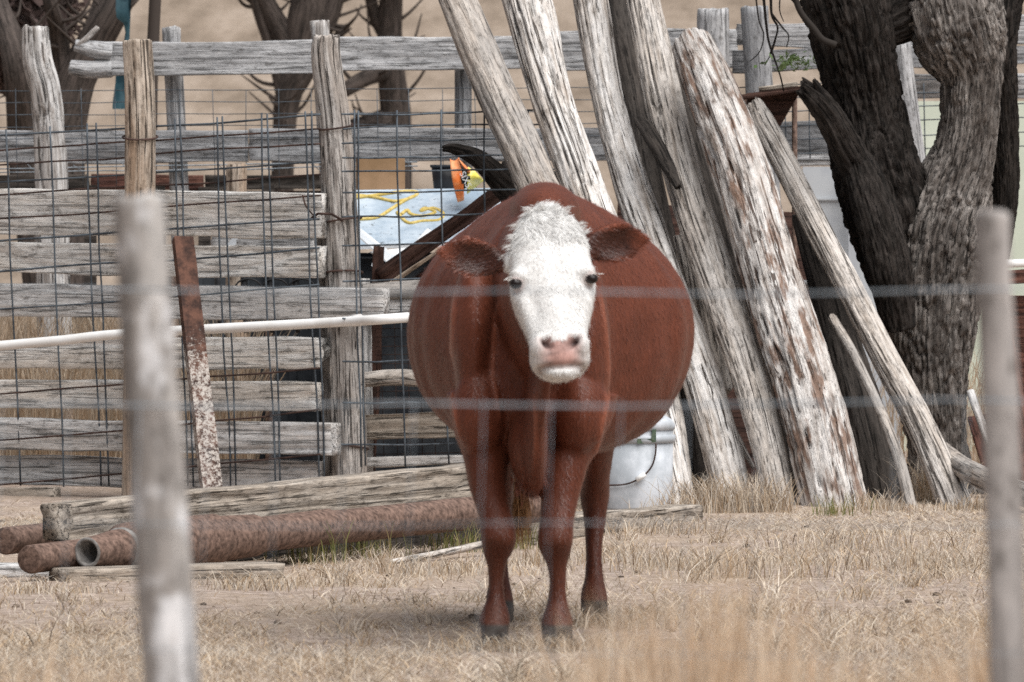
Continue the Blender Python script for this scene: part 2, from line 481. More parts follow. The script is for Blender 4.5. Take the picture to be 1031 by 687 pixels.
def _blade(name, tr=0.35):
    t = NT(name, 0.9)
    c = t.attr('col').outputs['Color']
    d = t.n.new('ShaderNodeBsdfDiffuse'); x = t.n.new('ShaderNodeBsdfTranslucent'); m = t.n.new('ShaderNodeMixShader')
    t.l.new(c, d.inputs['Color']); t.l.new(c, x.inputs['Color']); m.inputs[0].default_value = tr
    t.l.new(d.outputs[0], m.inputs[1]); t.l.new(x.outputs[0], m.inputs[2])
    t.l.new(m.outputs[0], t.n['Material Output'].inputs['Surface'])
    t.n.remove(t.b)
    return t.m
M['grass'] = _blade('dry_grass_blades')
t = NT('animal_hair', .42); t.color(t.attr('col').outputs['Color']); t.b.inputs['Specular IOR Level'].default_value = .6; M['hair'] = t.m
M['lock'] = _blade('long_animal_hair', 0.3)

# ------------------------------------------------------------------ ground
def gz(x, y):
    x = np.asarray(x, float); y = np.asarray(y, float)
    u = np.maximum(y - 45.0, 0)
    hill = 0.13 * u * u / (u + 8.0) + np.minimum(u, 60) * 0.004 * vn(x * .05, y * .05, 3.3, 5)
    bumps = 0.016 * fbm(x * 1.4, y * 0.9, .7, 3, 3)
    return hill + bumps

xs = np.unique(np.round(np.r_[-500, -250, -120, -60, -30, -16, np.arange(-8, -3, .5), np.arange(-3, 3.01, .05), np.arange(3.5, 8.1, .5), 16, 30, 60, 120, 250, 500], 3))
ys = np.unique(np.round(np.r_[-60, -20, -5, np.arange(0, 20, 1.0), np.arange(20, 37, .07), np.arange(37, 80, .6), np.arange(82, 200, 6), 230, 300, 400, 600, 900], 3))
gx, gy = np.meshgrid(xs, ys)
gv = np.stack([gx, gy, gz(gx, gy)], -1).reshape(-1, 3)
ground = obj('ground', gv, grid_faces(len(ys), len(xs), False), M['ground'], origin=(0, 0, 0))
tag(ground, 'dry pinkish dirt and straw ground of the corral running up into the hillside', kind='structure')

def in_view_x(Y, m=0.15):
    return (515.5 / F) * Y + m

# ------------------------------------------------------------------ grass (nobody could count it)
PAL = np.array([[.58, .49, .39], [.48, .38, .28], [.66, .58, .48], [.36, .26, .17], [.60, .46, .31], [.22, .16, .11], [.74, .65, .53], [.64, .54, .42], [.66, .60, .52], [.56, .50, .43]])
PAL_TALL = np.array([[.70, .53, .38], [.66, .49, .34], [.76, .62, .47], [.58, .42, .28], [.80, .67, .52]])
PAL_GREEN = np.array([[.17, .20, .07], [.25, .25, .10], [.42, .34, .18]])

def blades(x, y, h, w, lean, pal, seed=1, z=None, curl=1.0):
    """n curved blades: base (x,y), height h, width w, lean = horizontal reach"""
    r = np.random.default_rng(seed)
    n = len(x)
    z = gz(x, y) - 0.004 if z is None else z
    a = r.uniform(0, 2 * np.pi, n)
    dx, dy = np.cos(a) * lean, np.sin(a) * lean
    b = r.uniform(-0.9, 0.9, n)
    wx, wy = np.cos(b) * w / 2, np.sin(b) * w / 2
    V = np.zeros((n, 7, 3))
    for i, (t, ww) in enumerate(((0, 1.0), (.45, .85), (.8, .55))):
        px = x + dx * t ** (1 + .8 * curl); py = y + dy * t ** (1 + .8 * curl); pz = z + h * (t if curl < .5 else 1.35 * t - .35 * t * t)
        V[:, 2 * i] = np.stack([px - wx * ww, py - wy * ww, pz], -1)
        V[:, 2 * i + 1] = np.stack([px + wx * ww, py + wy * ww, pz], -1)
    V[:, 6] = np.stack([x + dx, y + dy, z + h], -1)
    base = np.arange(n)[:, None] * 7
    tri = np.array([[0, 1, 3], [0, 3, 2], [2, 3, 5], [2, 5, 4], [4, 5, 6]])
    Fc = (base[:, None, :] + tri[None]).reshape(-1, 3)
    c = pal[r.integers(0, len(pal), n)] * r.uniform(.75, 1.2, n)[:, None]
    col = np.repeat(c, 7, axis=0)
    return V.reshape(-1, 3), Fc, col

def merge(L):
    V, Fc, C, b = [], [], [], 0
    for v, f, c in L:
        V.append(v); Fc.append(f + b); C.append(c); b += len(v)
    return np.vstack(V), np.vstack(Fc), np.vstack(C)

def scatter(n, y0, y1, seed, dens=None, pw=1.0):
    r = np.random.default_rng(seed)
    y = y0 + (y1 - y0) * r.random(n) ** pw
    x = r.uniform(-1, 1, n) * in_view_x(y, .12)
    if dens is not None:
        k = r.random(n) < dens(x, y)
        x, y = x[k], y[k]
    return x, y

def dens_short(x, y):
    d = np.clip(.40 + 2.6 * fbm(x * 2.1, y * .6, 1.1, 21, 3), .02, 1)
    near = np.clip((26.5 - y) / 3.0, 0, 1)          # thicker towards the camera
    return np.clip(d * (.22 + .78 * near) + .12 * near, 0, 1)

G = []
x, y = scatter(190000, 22.2, 35.0, 31, lambda x, y: np.clip(.60 + 2.2 * fbm(x * 1.7, y * .55, 4.1, 23, 3), .08, 1))
r = np.random.default_rng(32)
G.append(blades(x, y, r.uniform(.002, .022, len(x)), r.uniform(.002, .0045, len(x)), r.uniform(.015, .07, len(x)), PAL, 33, curl=.2))   # lying straw
x, y = scatter(80000, 22.2, 30.5, 41, dens_short)
G.append(blades(x, y, r.uniform(.008, .04, len(x)), r.uniform(.002, .0042, len(x)), r.uniform(.03, .10, len(x)), PAL, 43))
# tufts
tx, ty = scatter(560, 22.3, 32.0, 51, lambda x, y: np.clip(.45 + .8 * fbm(x * 1.3, y, 2.2, 61, 2), 0, 1))
bx, by, bh = [], [], []
for cx_, cy_ in zip(tx, ty):
    k = int(r.integers(18, 46)); s = r.uniform(.02, .06)
    bx.append(cx_ + r.normal(0, s, k)); by.append(cy_ + r.normal(0, s, k)); bh.append(np.full(k, r.uniform(.025, .075)) * r.uniform(.5, 1.15, k))
bx, by, bh = map(np.concatenate, (bx, by, bh))
G.append(blades(bx, by, bh, r.uniform(.002, .004, len(bx)), bh * r.uniform(.5, 1.9, len(bx)), PAL, 53))
tx, ty = scatter(230, 22.4, 29.0, 91, lambda x, y: np.clip(.5 + 2.2 * fbm(x * 1.7, y * .55, 4.1, 23, 3), .04, 1))
bx, by, bh = [], [], []
for cx_, cy_ in zip(tx, ty):
    k = int(r.integers(16, 44)); sg = r.uniform(.012, .04)
    bx.append(cx_ + r.normal(0, sg, k)); by.append(cy_ + r.normal(0, sg, k)); bh.append(np.full(k, r.uniform(.04, .11)) * r.uniform(.4, 1.2, k))
bx, by, bh = map(np.concatenate, (bx, by, bh))
G.append(blades(bx, by, bh, r.uniform(.0022, .005, len(bx)), bh * r.uniform(.6, 2.2, len(bx)), np.vstack([PAL, [[.78, .70, .58], [.80, .73, .63], [.12, .09, .065]]]), 93))
# taller tufts at the foot of the leaning logs, round the bucket and by the pipes
def clump(cpx, Y, k, h, spread, seed, pal=PAL, lean=.9, w=(.002, .0042)):
    q = np.random.default_rng(seed)
    c = at(cpx, 500, Y)
    x = c[0] + q.normal(0, spread, k); y = np.full(k, Y) + q.normal(0, spread * .6, k)
    hh = h * q.uniform(.4, 1.1, k)
    return blades(x, y, hh, q.uniform(w[0], w[1], k), hh * q.uniform(.2, lean, k), pal, seed + 1)
for i, (cp, Y, k, h, sp) in enumerate([(705, 34.0, 260, .15, .07), (735, 33.9, 320, .17, .08), (772, 33.9, 240, .15, .06), (680, 33.6, 120, .09, .07),
        (882, 34.1, 150, .09, .06), (905, 34.0, 60, .06, .06), (935, 34.9, 260, .19, .06), (962, 34.0, 70, .06, .06), (845, 33.9, 60, .05, .08), (992, 34.0, 120, .08, .06),
        (255, 27.7, 160, .05, .10), (300, 28.0, 160, .05, .12), (60, 27.4, 120, .045, .1), (20, 27.3, 100, .04, .1),
        (420, 28.8, 300, .07, .2), (640, 32, 300, .08, .2), (560, 29.5, 300, .08, .2), (690, 29, 260, .09, .15), (860, 30.5, 260, .09, .2), (760, 28.5, 240, .10, .15), (940, 29, 260, .10, .2)]):
    G.append(clump(cp, Y, k, h, sp, 700 + i * 3))
for i, (cp, Y, k, h, sp) in enumerate([(498, 24.12, 120, .05, .06), (480, 24.2, 90, .06, .06), (520, 24.15, 90, .05, .06), (561, 24.08, 130, .055, .06), (585, 24.15, 90, .06, .06), (600, 25.4, 130, .06, .07), (540, 24.1, 80, .05, .06), (625, 25.3, 80, .07, .07)]):
    G.append(clump(cp, Y, k, h, sp, 1100 + i * 3, PAL, 1.6))
for i, (cp, Y, k, h, sp) in enumerate([(315, 29.6, 60, .16, .07), (345, 29.9, 60, .15, .08), (460, 30.4, 90, .12, .06), (380, 30.2, 40, .13, .08), (515, 30.6, 90, .10, .08), (840, 33.6, 60, .1, .06)]):
    G.append(clump(cp, Y, k, h, sp, 900 + i * 3, PAL_GREEN, .6))
gv, gf, gcol = merge(G)
short = obj('dry_grass', gv, gf, M['grass'], smooth=False, col=gcol, origin=(0, 22, 0))
tag(short, 'short matted straw coloured dry grass over the dirt around the cow', kind='stuff')

# clods and droppings scattered over the dirt
q = np.random.default_rng(404); Vc, Fcl, b = [], [], 0
for _ in range(120):
    yy = q.uniform(22.8, 34); xx = q.uniform(-1, 1) * in_view_x(yy, .1); rr = q.uniform(.004, .013) * (2.0 if q.random() < .05 else 1)
    sp_ = []
    for ph in (.35, 1.0, 1.7, 2.6):
        for a in np.linspace(0, 2 * np.pi, 7, endpoint=False):
            k = rr * q.uniform(.7, 1.2)
            sp_.append((xx + 1.3 * k * math.sin(ph) * math.cos(a), yy + 1.3 * k * math.sin(ph) * math.sin(a), float(gz(xx, yy)) + .25 * rr + .7 * k * math.cos(ph)))
    Vc += sp_; Fcl += [tuple(int(i) + b for i in f) for f in grid_faces(4, 7)] + [tuple(b + i for i in range(7)), tuple(b + 21 + i for i in range(7))]; b += 28
M['clod'] = plain('dark_dirt_clods', (.06, .045, .035, 1), (.22, .17, .135, 1), 9, .95)
tag(obj('dirt_clods', Vc, Fcl, M['clod'], origin=(0, 22, 0)), 'small dark clods of dirt scattered over the ground', kind='stuff')

# tall dry grass growing along the wire fence, close to the camera (out of focus)
G = []
def tall(px, Y, ytip, k, sp, seed):
    q = np.random.default_rng(seed)
    c = at(px, 600, Y); zt = at(px, ytip, Y)[2]
    x = c[0] + q.normal(0, sp, k); y = Y + q.normal(0, sp * 2.0, k)
    hh = zt * q.uniform(.72, 1.0, k)
    lean = hh * q.uniform(.02, .22, k)
    return blades(x, y, hh, q.uniform(.003, .006, k), lean, PAL_TALL, seed + 1, curl=1.2)
for i, (px, Y, yt, k, sp) in enumerate([(712, 13.2, 545, 46, .008), (748, 13.6, 520, 20, .006), (700, 13.0, 590, 26, .022), (650, 12.8, 612, 20, .02), (612, 13.4, 560, 16, .008), (628, 13.6, 575, 18, .010),
        (590, 13.8, 600, 20, .016), (643, 13.8, 548, 14, .007), (770, 13.2, 598, 46, .020), (800, 12.8, 580, 22, .012), (830, 13.3, 622, 30, .022), (870, 13.0, 645, 30, .026), (680, 12.6, 645, 24, .05), (735, 12.5, 632, 24, .045),
        (985, 13.4, 556, 30, .008), (995, 12.9, 600, 40, .014), (970, 13.1, 640, 26, .016), (1015, 13.2, 590, 30, .014), (930, 13.2, 655, 24, .026), (900, 13.4, 640, 16, .02),
        (88, 13.2, 618, 26, .006), (50, 13.0, 645, 22, .016), (25, 13.0, 655, 22, .016), (118, 12.9, 655, 18, .016), (230, 13.0, 655, 16, .026), (290, 13.2, 660, 14, .026), (390, 13.0, 668, 12, .026), (450, 13.0, 664, 12, .026), (540, 13.2, 655, 20, .026), (575, 13.0, 640, 16, .03), (560, 13.2, 620, 8, .02), (600, 12.8, 655, 14, .06), (790, 12.7, 650, 22, .05), (850, 13.0, 600, 12, .006), (575, 13.3, 590, 10, .006), (690, 13.4, 565, 14, .006), (672, 13.1, 580, 16, .007), (782, 13.4, 560, 12, .006), (905, 13.2, 610, 10, .006), (440, 13.2, 640, 10, .006), (330, 13.2, 645, 10, .006), (250, 13.2, 635, 10, .006), (20, 13.1, 610, 14, .008)]):
    G.append(tall(px, Y, yt, int(k * 2.6), sp * 1.3, 1200 + 5 * i))
gv, gf, gcol = merge(G)
tallg = obj('tall_grass', gv, gf, M['grass'], smooth=False, col=gcol, origin=(0, 13, 0))
tag(tallg, 'tall tan dry grass stalks along the wire fence, nearest and blurred', kind='stuff')

# dry grass standing behind the corral boards and over the hillside
G = []
q = np.random.default_rng(77)
n = 9000
y = q.uniform(36.6, 41.5, n); x = q.uniform(-2.9, -1.15, n); 
hh = q.uniform(.25, .85, n)
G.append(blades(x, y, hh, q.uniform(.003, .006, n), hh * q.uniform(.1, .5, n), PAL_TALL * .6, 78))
n = 3000
y = q.uniform(38.5, 43, n); x = q.uniform(-1.15, 2.6, n); hh = q.uniform(.2, .6, n)
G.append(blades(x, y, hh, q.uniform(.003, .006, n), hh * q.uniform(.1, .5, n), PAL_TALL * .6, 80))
n = 40
y = 44 + 50 * q.random(n) ** 1.4; x = q.uniform(-1, 1, n) * in_view_x(y, .3)
hh = q.uniform(.08, .22, n)
G.append(blades(x, y, hh, q.uniform(.008, .02, n), hh * q.uniform(.5, 1.4, n), np.array([[.33, .26, .195], [.28, .215, .16], [.38, .305, .235]]), 81))
gv, gf, gcol = merge(G)
hillg = obj('hillside_grass', gv, gf, M['grass'], smooth=False, col=gcol, origin=(0, 45, 0))
tag(hillg, 'standing tan dry grass behind the corral boards and on the slope', kind='stuff')

# ------------------------------------------------------------------ far mesquite trees on the slope
def branch_tree(name, label, segs, mat, seed, twigs=(), crown=None, base=None):
    t = thing(name, label, 'tree', base)
    for i, (nm, pts) in enumerate(segs):
        v, f, g = plog(pts, step=.08, na=14, seed=seed + i, lump=.16, streak=.06, crack=.05, jag=(.02, .02))
        obj(nm, v, f, mat, t, gc=g)
    q = np.random.default_rng(seed + 77)
    twigs = list(twigs)
    for nm, pts in segs:
        for _ in range(7):
            i = int(q.integers(1, len(pts))); a = np.array(pts[i - 1], float); b = np.array(pts[i], float); u = q.random()
            p = a + (b - a) * u
            if p[1] > 150: continue
            d = q.choice([-1, 1]); L = q.uniform(18, 55)
            m = (p[0] + d * L * .5, p[1] - L * q.uniform(.1, .6), p[2] + q.normal(0, .15), 1.4)
            e = (m[0] + d * L * q.uniform(.1, .7), m[1] - L * q.uniform(.1, .8), m[2] + q.normal(0, .15), .6)
            twigs.append(((p[0], p[1], p[2], 2.4), m, e))
    for j, pts in enumerate(twigs):
        P = [at(p[0], p[1], p[2]) for p in pts]
        v, f = tube_geo(P, [pts[0][3] * mpp(pts[0][2]), pts[-1][3] * mpp(pts[-1][2])], 6)
        obj('twig', v, f, mat, t)
    if crown:
        (cc, rad, n, pal) = crown
        q = np.random.default_rng(seed)
        d = q.normal(0, 1, (n, 3)); d /= np.linalg.norm(d, axis=1)[:, None]
        P = np.asarray(cc) + d * np.asarray(rad) * (q.random(n) ** .45)[:, None]
        keep = fbm(P[:, 0] * 1.3, P[:, 1] * 1.3, P[:, 2] * 1.3, seed, 2) > -.12
        P = P[keep]; n = len(P)
        a = q.normal(0, .035, (n, 3)); b = q.normal(0, .018, (n, 3))
        V = np.stack([P - a, P + b, P + a, P - b], 1).reshape(-1, 3)
        Fc = np.arange(4 * n).reshape(n, 4)
        col = np.repeat(pal[q.integers(0, len(pal), n)], 4, axis=0)
        obj('crown', V, Fc, M['grass'], t, smooth=False, col=col)
    return t

BARE = np.array([[.10, .075, .07], [.16, .12, .11], [.07, .055, .05], [.20, .15, .14]])
Yt = 47.0
b0 = at(52, 205, Yt); b0[2] = float(gz(b0[0], b0[1]))
branch_tree('mesquite_tree', 'dark leaning mesquite tree behind the pale stump post, far left', [
    ('trunk', [(66, 440, Yt, 26), (60, 190, Yt, 26), (72, 100, Yt, 21), (92, 50, Yt, 18), (120, 0, Yt, 15), (150, -70, Yt + .5, 10)]),
    ('limb', [(68, 120, Yt, 12), (60, 40, Yt, 9), (50, 0, Yt - .2, 7), (38, -60, Yt, 5)]),
    ('limb', [(72, 75, Yt, 12), (96, 20, Yt + .3, 8), (108, -30, Yt + .4, 6)]),
    ('limb', [(45, 300, Yt - .3, 22), (25, 150, Yt - .3, 16), (15, 60, Yt - .5, 14), (-6, -10, Yt, 10)])],
    M['far'], 300, [], (at(16, 16, Yt + .8), (.42, .5, .46), 6500, BARE), b0)
b1 = at(300, 200, 56); b1[2] = float(gz(b1[0], b1[1]))
Yb = 56.0
branch_tree('mesquite_tree', 'brown forked mesquite tree on the tan slope behind the left corral post', [
    ('trunk', [(282, 240, Yb, 12), (288, 110, Yb, 13), (302, 70, Yb, 17), (310, 25, Yb, 21), (318, -30, Yb, 16)]),
    ('limb', [(300, 60, Yb, 15), (280, 25, Yb, 12), (258, -20, Yb, 8)]),
    ('limb', [(292, 140, Yb, 7), (276, 60, Yb, 6), (262, 15, Yb, 6), (250, -30, Yb, 5)]),
    ('limb', [(312, 50, Yb, 10), (333, 15, Yb, 9), (345, -30, Yb, 7)]),
    ('limb', [(320, 45, Yb, 6), (338, 38, Yb, 5), (350, 26, Yb, 3)])], M['far'], 320, [], (at(300, -90, Yb), (1.2, 1, .5), 2500, BARE), b1)
b2 = at(385, 200, 58); b2[2] = float(gz(b2[0], b2[1]))
Yc = 58.0
branch_tree('mesquite_tree', 'brown mesquite with a lopped low limb right of the left corral post', [
    ('trunk', [(398, 250, Yc, 17), (398, 130, Yc, 16), (394, 80, Yc, 15), (392, 30, Yc, 13), (396, -30, Yc, 11)]),
    ('limb', [(392, 70, Yc, 10), (366, 80, Yc - .3, 8), (345, 92, Yc - .5, 7)]),
    ('limb', [(392, 40, Yc, 8), (378, 18, Yc, 7), (370, -20, Yc, 6)]),
    ('limb', [(394, 130, Yc, 22), (372, 130, Yc, 15), (352, 128, Yc, 8)])], M['far'], 340, [], (at(394, -90, Yc), (1.2, 1, .5), 2500, BARE), b2)

# teal tarpaulin hanging from a pole behind the corner post
tp = thing('hanging_tarp', 'teal tarpaulin hanging in a narrow strip behind the tall corral post', 'tarp', [at(128, 200, 44)[0], 44, 0])
nn = 26
tv = []
for i in range(nn):
    fy = i / (nn - 1)
    for j in range(5):
        fx = j / 4
        p = at(118 + 17 * fx + 5 * vn(fy * 4, fx * 2, 0, 4) + (6 if .35 < fy < .6 else 0) * (1 - fx), -25 + 135 * fy, 44 + .04 * float(vn(fy * 7, fx * 5, 1, 9)))
        tv.append(p)
obj('sheet', tv, grid_faces(nn, 5, False), M['tarp'], tp)
v, f = tube_geo([at(150, 455, 44), at(152, 120, 44), at(158, -40, 44)], [7 * mpp(44), 6 * mpp(44)], 10)
obj('pole', v, f, M['far'], tp)
v, f = tube_geo([at(110, -26, 44), at(162, -30, 44)], .012, 6)
obj('crossbar', v, f, M['far'], tp)

# ------------------------------------------------------------------ rear fence (rails, posts, fine woven wire)
YR = 39.5
rf = thing('rear_fence', 'weathered grey rail fence with woven wire crossing behind the corral', 'fence', at(430, 470, YR))
rf.location.z = 0
def pplank(px0, py0, Y0, px1, py1, Y1, hpx, t, mat, parent, name='plank', **kw):
    v, f, g = plank_geo(at(px0, py0, Y0), at(px1, py1, Y1), hpx * mpp((Y0 + Y1) / 2), t, **kw)
    return obj(name, v, f, mat, parent, gc=g)
pplank(96, 60, YR, 322, 57.5, YR, 34, .05, M['rear'], rf, 'rail', seed=1, ends=(.02, .01), nh=11)
pplank(323, 54.5, YR, 560, 52, YR, 34, .05, M['rear'], rf, 'rail', seed=2, nh=11)
pplank(561, 51, YR, 742, 49, YR, 40, .05, M['rear'], rf, 'rail', seed=3, nh=11)
# fish-mouth end of the top rail
v, f, g = plog([(76, 46, YR - .02, 6), (98, 51, YR - .02, 9), (112, 53, YR - .02, 9)], na=16, seed=4, jag=(.01, .01)); obj('rail_end', v, f, M['rear'], rf, gc=g)
v, f, g = plog([(71, 68, YR - .02, 8), (90, 70, YR - .02, 9), (112, 69, YR - .02, 9)], na=16, seed=5, jag=(.01, .01)); obj('rail_end', v, f, M['rear'], rf, gc=g)
v, f, g = plog([(78, 46, YR - .04, 2.5), (88, 38, YR - .04, 3), (98, 28, YR - .04, 2.5)], na=10, seed=6, jag=(.01, .01)); obj('rail_end', v, f, M['stump'], rf, gc=g)
pplank(742, 36, YR - .3, 1040, 30, YR - .3, 26, .09, M['rear'], rf, 'rail', seed=7, edge=.03, nh=11)
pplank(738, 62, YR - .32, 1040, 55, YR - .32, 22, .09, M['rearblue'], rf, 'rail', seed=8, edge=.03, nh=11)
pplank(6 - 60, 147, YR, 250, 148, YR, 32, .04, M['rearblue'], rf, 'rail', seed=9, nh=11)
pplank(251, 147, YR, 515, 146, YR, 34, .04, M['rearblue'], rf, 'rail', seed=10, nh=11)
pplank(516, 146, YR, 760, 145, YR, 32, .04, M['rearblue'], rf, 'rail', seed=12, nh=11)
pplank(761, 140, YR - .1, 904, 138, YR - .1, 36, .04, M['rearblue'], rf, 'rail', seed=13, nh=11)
pplank(905, 88, YR - .1, 1040, 86, YR - .1, 24, .04, M['rear'], rf, 'rail', seed=15, nh=11)
pplank(770, 161, YR - .2, 904, 160, YR - .2, 12, .06, M['rear'], rf, 'rail', seed=14)
for i, (px, top, rp, px2, mt) in enumerate([(172, 28, 10, 182, 'rear'), (322, 22, 10, 334, 'stump'), (466, 66, 9, 468, 'rearblue'), (718, 10, 17, 722, 'rear'), (760, 8, 15, 772, 'rearblue'), (906, 44, 12, 926, 'rear')]):
    Yp = YR + .12 if i < 3 else YR - .5
    v, f, g = plog([(px2 + 6, 168 + F * 1.42 / Yp, Yp, rp * 1.05), (px2, 220, Yp, rp), (px, top, Yp, rp * .95)], step=.03, na=20, seed=20 + i, lump=.08)
    obj('post', v, f, M[mt], rf, gc=g)
def wire(parent, P, r, mat, name, seed=0, wob=.004):
    P = np.asarray(P, float)
    n = max(int(np.linalg.norm(P[-1] - P[0]) / .12), 4)
    C = spline(P, n)
    s = np.arange(n) * .55
    C = C + np.stack([wob * vn(s, seed, .1, 1), wob * vn(s, seed, 3.1, 2), wob * vn(s, seed, 6.1, 3)], -1)
    v, f = tube_geo(C, r, 5, n)
    return obj(name, v, f, mat, parent)
Yw = YR - .1
for i, py in enumerate((91, 103, 115, 127, 139)):
    wire(rf, [at(-10, py + 1, Yw), at(300, py - 1, Yw), at(760, py - 3, Yw)], .0022, M['wire'], 'line_wire', 40 + i)
for i, px in enumerate(range(16, 520, 33)):
    wire(rf, [at(px, 90, Yw - .006), at(px + 2, 190, Yw - .006)], .0020, M['wire'], 'stay_wire', 60 + i)
for py, sd in ((167, 3), (171, 8)):
    wire(rf, [at(-10, py + 3, Yw - .3), at(200, py, Yw - .3), at(340, py - 3, Yw - .3), at(420, py - 4, Yw - .3)], .0032, M['wirefore'], 'barbed_wire', 80 + sd)
for i, px in enumerate(range(30, 420, 48)):
    wire(rf, [at(px - 4, 163.5 + (i % 2) * 3, Yw - .3), at(px + 1, 169 + (i % 2), Yw - .29), at(px + 5, 172, Yw - .3)], .002, M['wirefore'], 'barb', 90 + i, .001)
for i, px in enumerate((740, 790, 815, 838, 862, 930, 950)):
    wire(rf, [at(px, 84, YR - .45), at(px + 1, 160, YR - .45)], .0032, M['wire'], 'stay_wire', 110 + i)
for i, py in enumerate((85, 98, 112, 126, 141, 155)):
    wire(rf, [at(745, py + 3, YR - .46), at(850, py - 2, YR - .46), at(1040, py - 8, YR - .46)], .003, M['wire'], 'line_wire', 120 + i)

# pale thick stump post at far left
v, f, g = plog([(58, 168 + F * 1.42 / 38.6, 38.6, 19), (52, 190, 38.6, 17), (47, 100, 38.6, 16), (38, 60, 38.6, 15.5), (36, 28, 38.6, 14)], step=.02, na=40, seed=401, crack=.35, cf=1.6, lump=.1, jag=(.02, .02))
o = obj('stump_post', v, f, M['stump'], gc=g); tag(o, 'pale split stump post with a dark hollow groove, far left', 'post')
# sawn stub post behind the top corral board
v, f, g = plog([(239, 168 + F * 1.42 / 37.2, 37.2, 11), (238, 300, 37.2, 11), (238, 166, 37.2, 10.5)], step=.03, na=24, seed=404, jag=(.0, .004))
o = obj('stub_post', v, f, M['post'], gc=g); tag(o, 'short sawn brown stub post behind the top corral board', 'post')

# pale shed walls behind the tree
sh = thing('shed', 'pale painted shed standing behind the big dark tree', 'shed', at(915, 460, 41.5))
sh.location.z = 0
v, f = slab_geo([at(808, 168 + F * 1.42 / 41.2, 41.2), at(906, 168 + F * 1.42 / 41.2, 41.2), at(906, 168, 41.2), at(808, 168, 41.2)], .05); obj('wall', v, f, M['wallgrey'], sh, smooth=False)
v, f = slab_geo([at(907, 168 + F * 1.42 / 41.25, 41.25), at(1060, 168 + F * 1.42 / 41.25, 41.25), at(1060, 102, 41.25), at(907, 102, 41.25)], .05); obj('wall', v, f, M['wallgreen'], sh, smooth=False)
for px in (802, 858):
    v, f = box_geo((at(px, 0, 41.1)[0], 41.1, .69), .04, .05, 1.38); obj('batten', v, f, M['darkboard'] if px == 802 else M['wallgrey'], sh, smooth=False)
for i in range(5):
    v, f = box_geo((at(829, 0, 41.17)[0], 41.165, .28 + .24 * i), .004 + .19, .012, .006); obj('seam', v, f, M['wallgrey'], sh, smooth=False)

# dark stock tank behind the boards
st = thing('stock_tank', 'dark blue-grey ribbed metal stock tank seen between the corral boards', 'stock tank', [at(300, 0, 38.2)[0], 38.2, 0])
xa, xb = at(165, 0, 38.2)[0], at(520, 0, 38.2)[0]
v, f = box_geo(((xa + xb) / 2, 38.4, .50), xb - xa, .5, .98); obj('body', v, f, M['darkmetal'], st, smooth=False)
for i in range(15):
    x0 = xa + (xb - xa) * (i + .5) / 15
    v, f = box_geo((x0, 38.135, .47), .035, .028, .93); obj('rib', v, f, M['darkmetal'] if i % 4 else M['rust'], st, smooth=False)
v, f = tube_geo([[xa - .01, 38.14, .99], [xb + .01, 38.14, .99]], .018, 8); obj('rim', v, f, M['darkmetal'], st)
# long feed bunk beyond the rear fence
fb = thing('feed_bunk', 'long low dark feed bunk seen under the second rear rail', 'feed bunk', [at(190, 0, 41.5)[0], 41.5, 0])
for i, (pa, pb) in enumerate(((-20, 90), (92, 205), (207, 335))):
    v, f, g = plank_geo(at(pa, 184, 41.5), at(pb, 184, 41.5), .075, .03, seed=560 + i, edge=.01); obj('side_board', v, f, M['logdark' if i != 1 else 'redwood'], fb, gc=g)
    v, f, g = plank_geo(at(pa, 205, 41.55), at(pb, 205, 41.55), .13, .03, seed=565 + i, edge=.01); obj('side_board', v, f, M['darkboard'], fb, gc=g)
for px in (-10, 60, 91, 160, 206, 270, 330):
    v, f = box_geo((at(px, 0, 41.46)[0], 41.46, .66), .06, .05, 1.32 - .02 * (px % 3)); g = v.copy(); obj('leg', v, f, M['logdark'], fb, smooth=False, gc=g)
# clutter between the boards: old harrow with rusty bar and tines
hr = thing('harrow', 'rusty harrow bar with dark tines behind the second and third boards', 'harrow', [at(250, 0, 36.6)[0], 36.6, 0])
v, f = tube_geo([at(150, 276, 36.6), at(335, 274, 36.6)], .014, 8); obj('bar', v, f, M['rust'], hr)
for i in range(7):
    px = 168 + 26 * i
    v, f = tube_geo([at(px, 271, 36.58), at(px, 300, 36.56), at(px + 2, 335, 36.58)], [.018, .009], 8); obj('tine', v, f, M['black'], hr)
for px in (150, 335):
    v, f = tube_geo([at(px, 270, 36.6), [at(px, 0, 36.6)[0], 36.75, 0.0]], .016, 8); obj('leg', v, f, M['rust'], hr)
for i in range(3):
    px = 250 + 27 * i
    a = [at(px + 13 * math.cos(t), 290 - 9 * math.sin(t), 36.55) for t in np.linspace(0, math.pi, 9)]
    v, f = tube_geo(a, .004, 6, 18); obj('hoop', v, f, M['black'], hr)

# ------------------------------------------------------------------ corral fence: boards on split posts
def yf(px):                      # the board fence runs obliquely, its left end farther away
    return 35.0 - (px - 333) * 0.0024
GY = lambda Y: PY + F * H / Y    # image row of the ground at distance Y
cf_ = thing('corral_fence', 'corral fence of weathered boards nailed to two split posts', 'fence', at(333, GY(35), 35))
def cboard(px0, t0, b0, px1, t1, b1, thick=.07, mat='plank', seed=0, dY=0.0, ends=(.008, .008), **kw):
    Y0, Y1 = yf(px0) + dY, yf(px1) + dY
    p0, p1 = at(px0, (t0 + b0) / 2, Y0), at(px1, (t1 + b1) / 2, Y1)
    v, f, g = plank_geo(p0, p1, ((b0 - t0) * mpp(Y0) + (b1 - t1) * mpp(Y1)) / 2, thick, seed=seed, ends=ends, nh=12, **kw)
    return obj('board', v, f, M[mat], cf_, gc=g)
cboard(-40, 189, 235, 326, 195, 241, .05, 'plank', 101)
cboard(-40, 242, 276, 325, 249, 279, .075, 'plank', 102)
cboard(-40, 284, 318, 388, 290, 323, .06, 'plank2', 103)
cboard(-40, 341, 372, 326, 341, 370, .06, 'plank', 104, ends=(.01, .09), edge=.02)
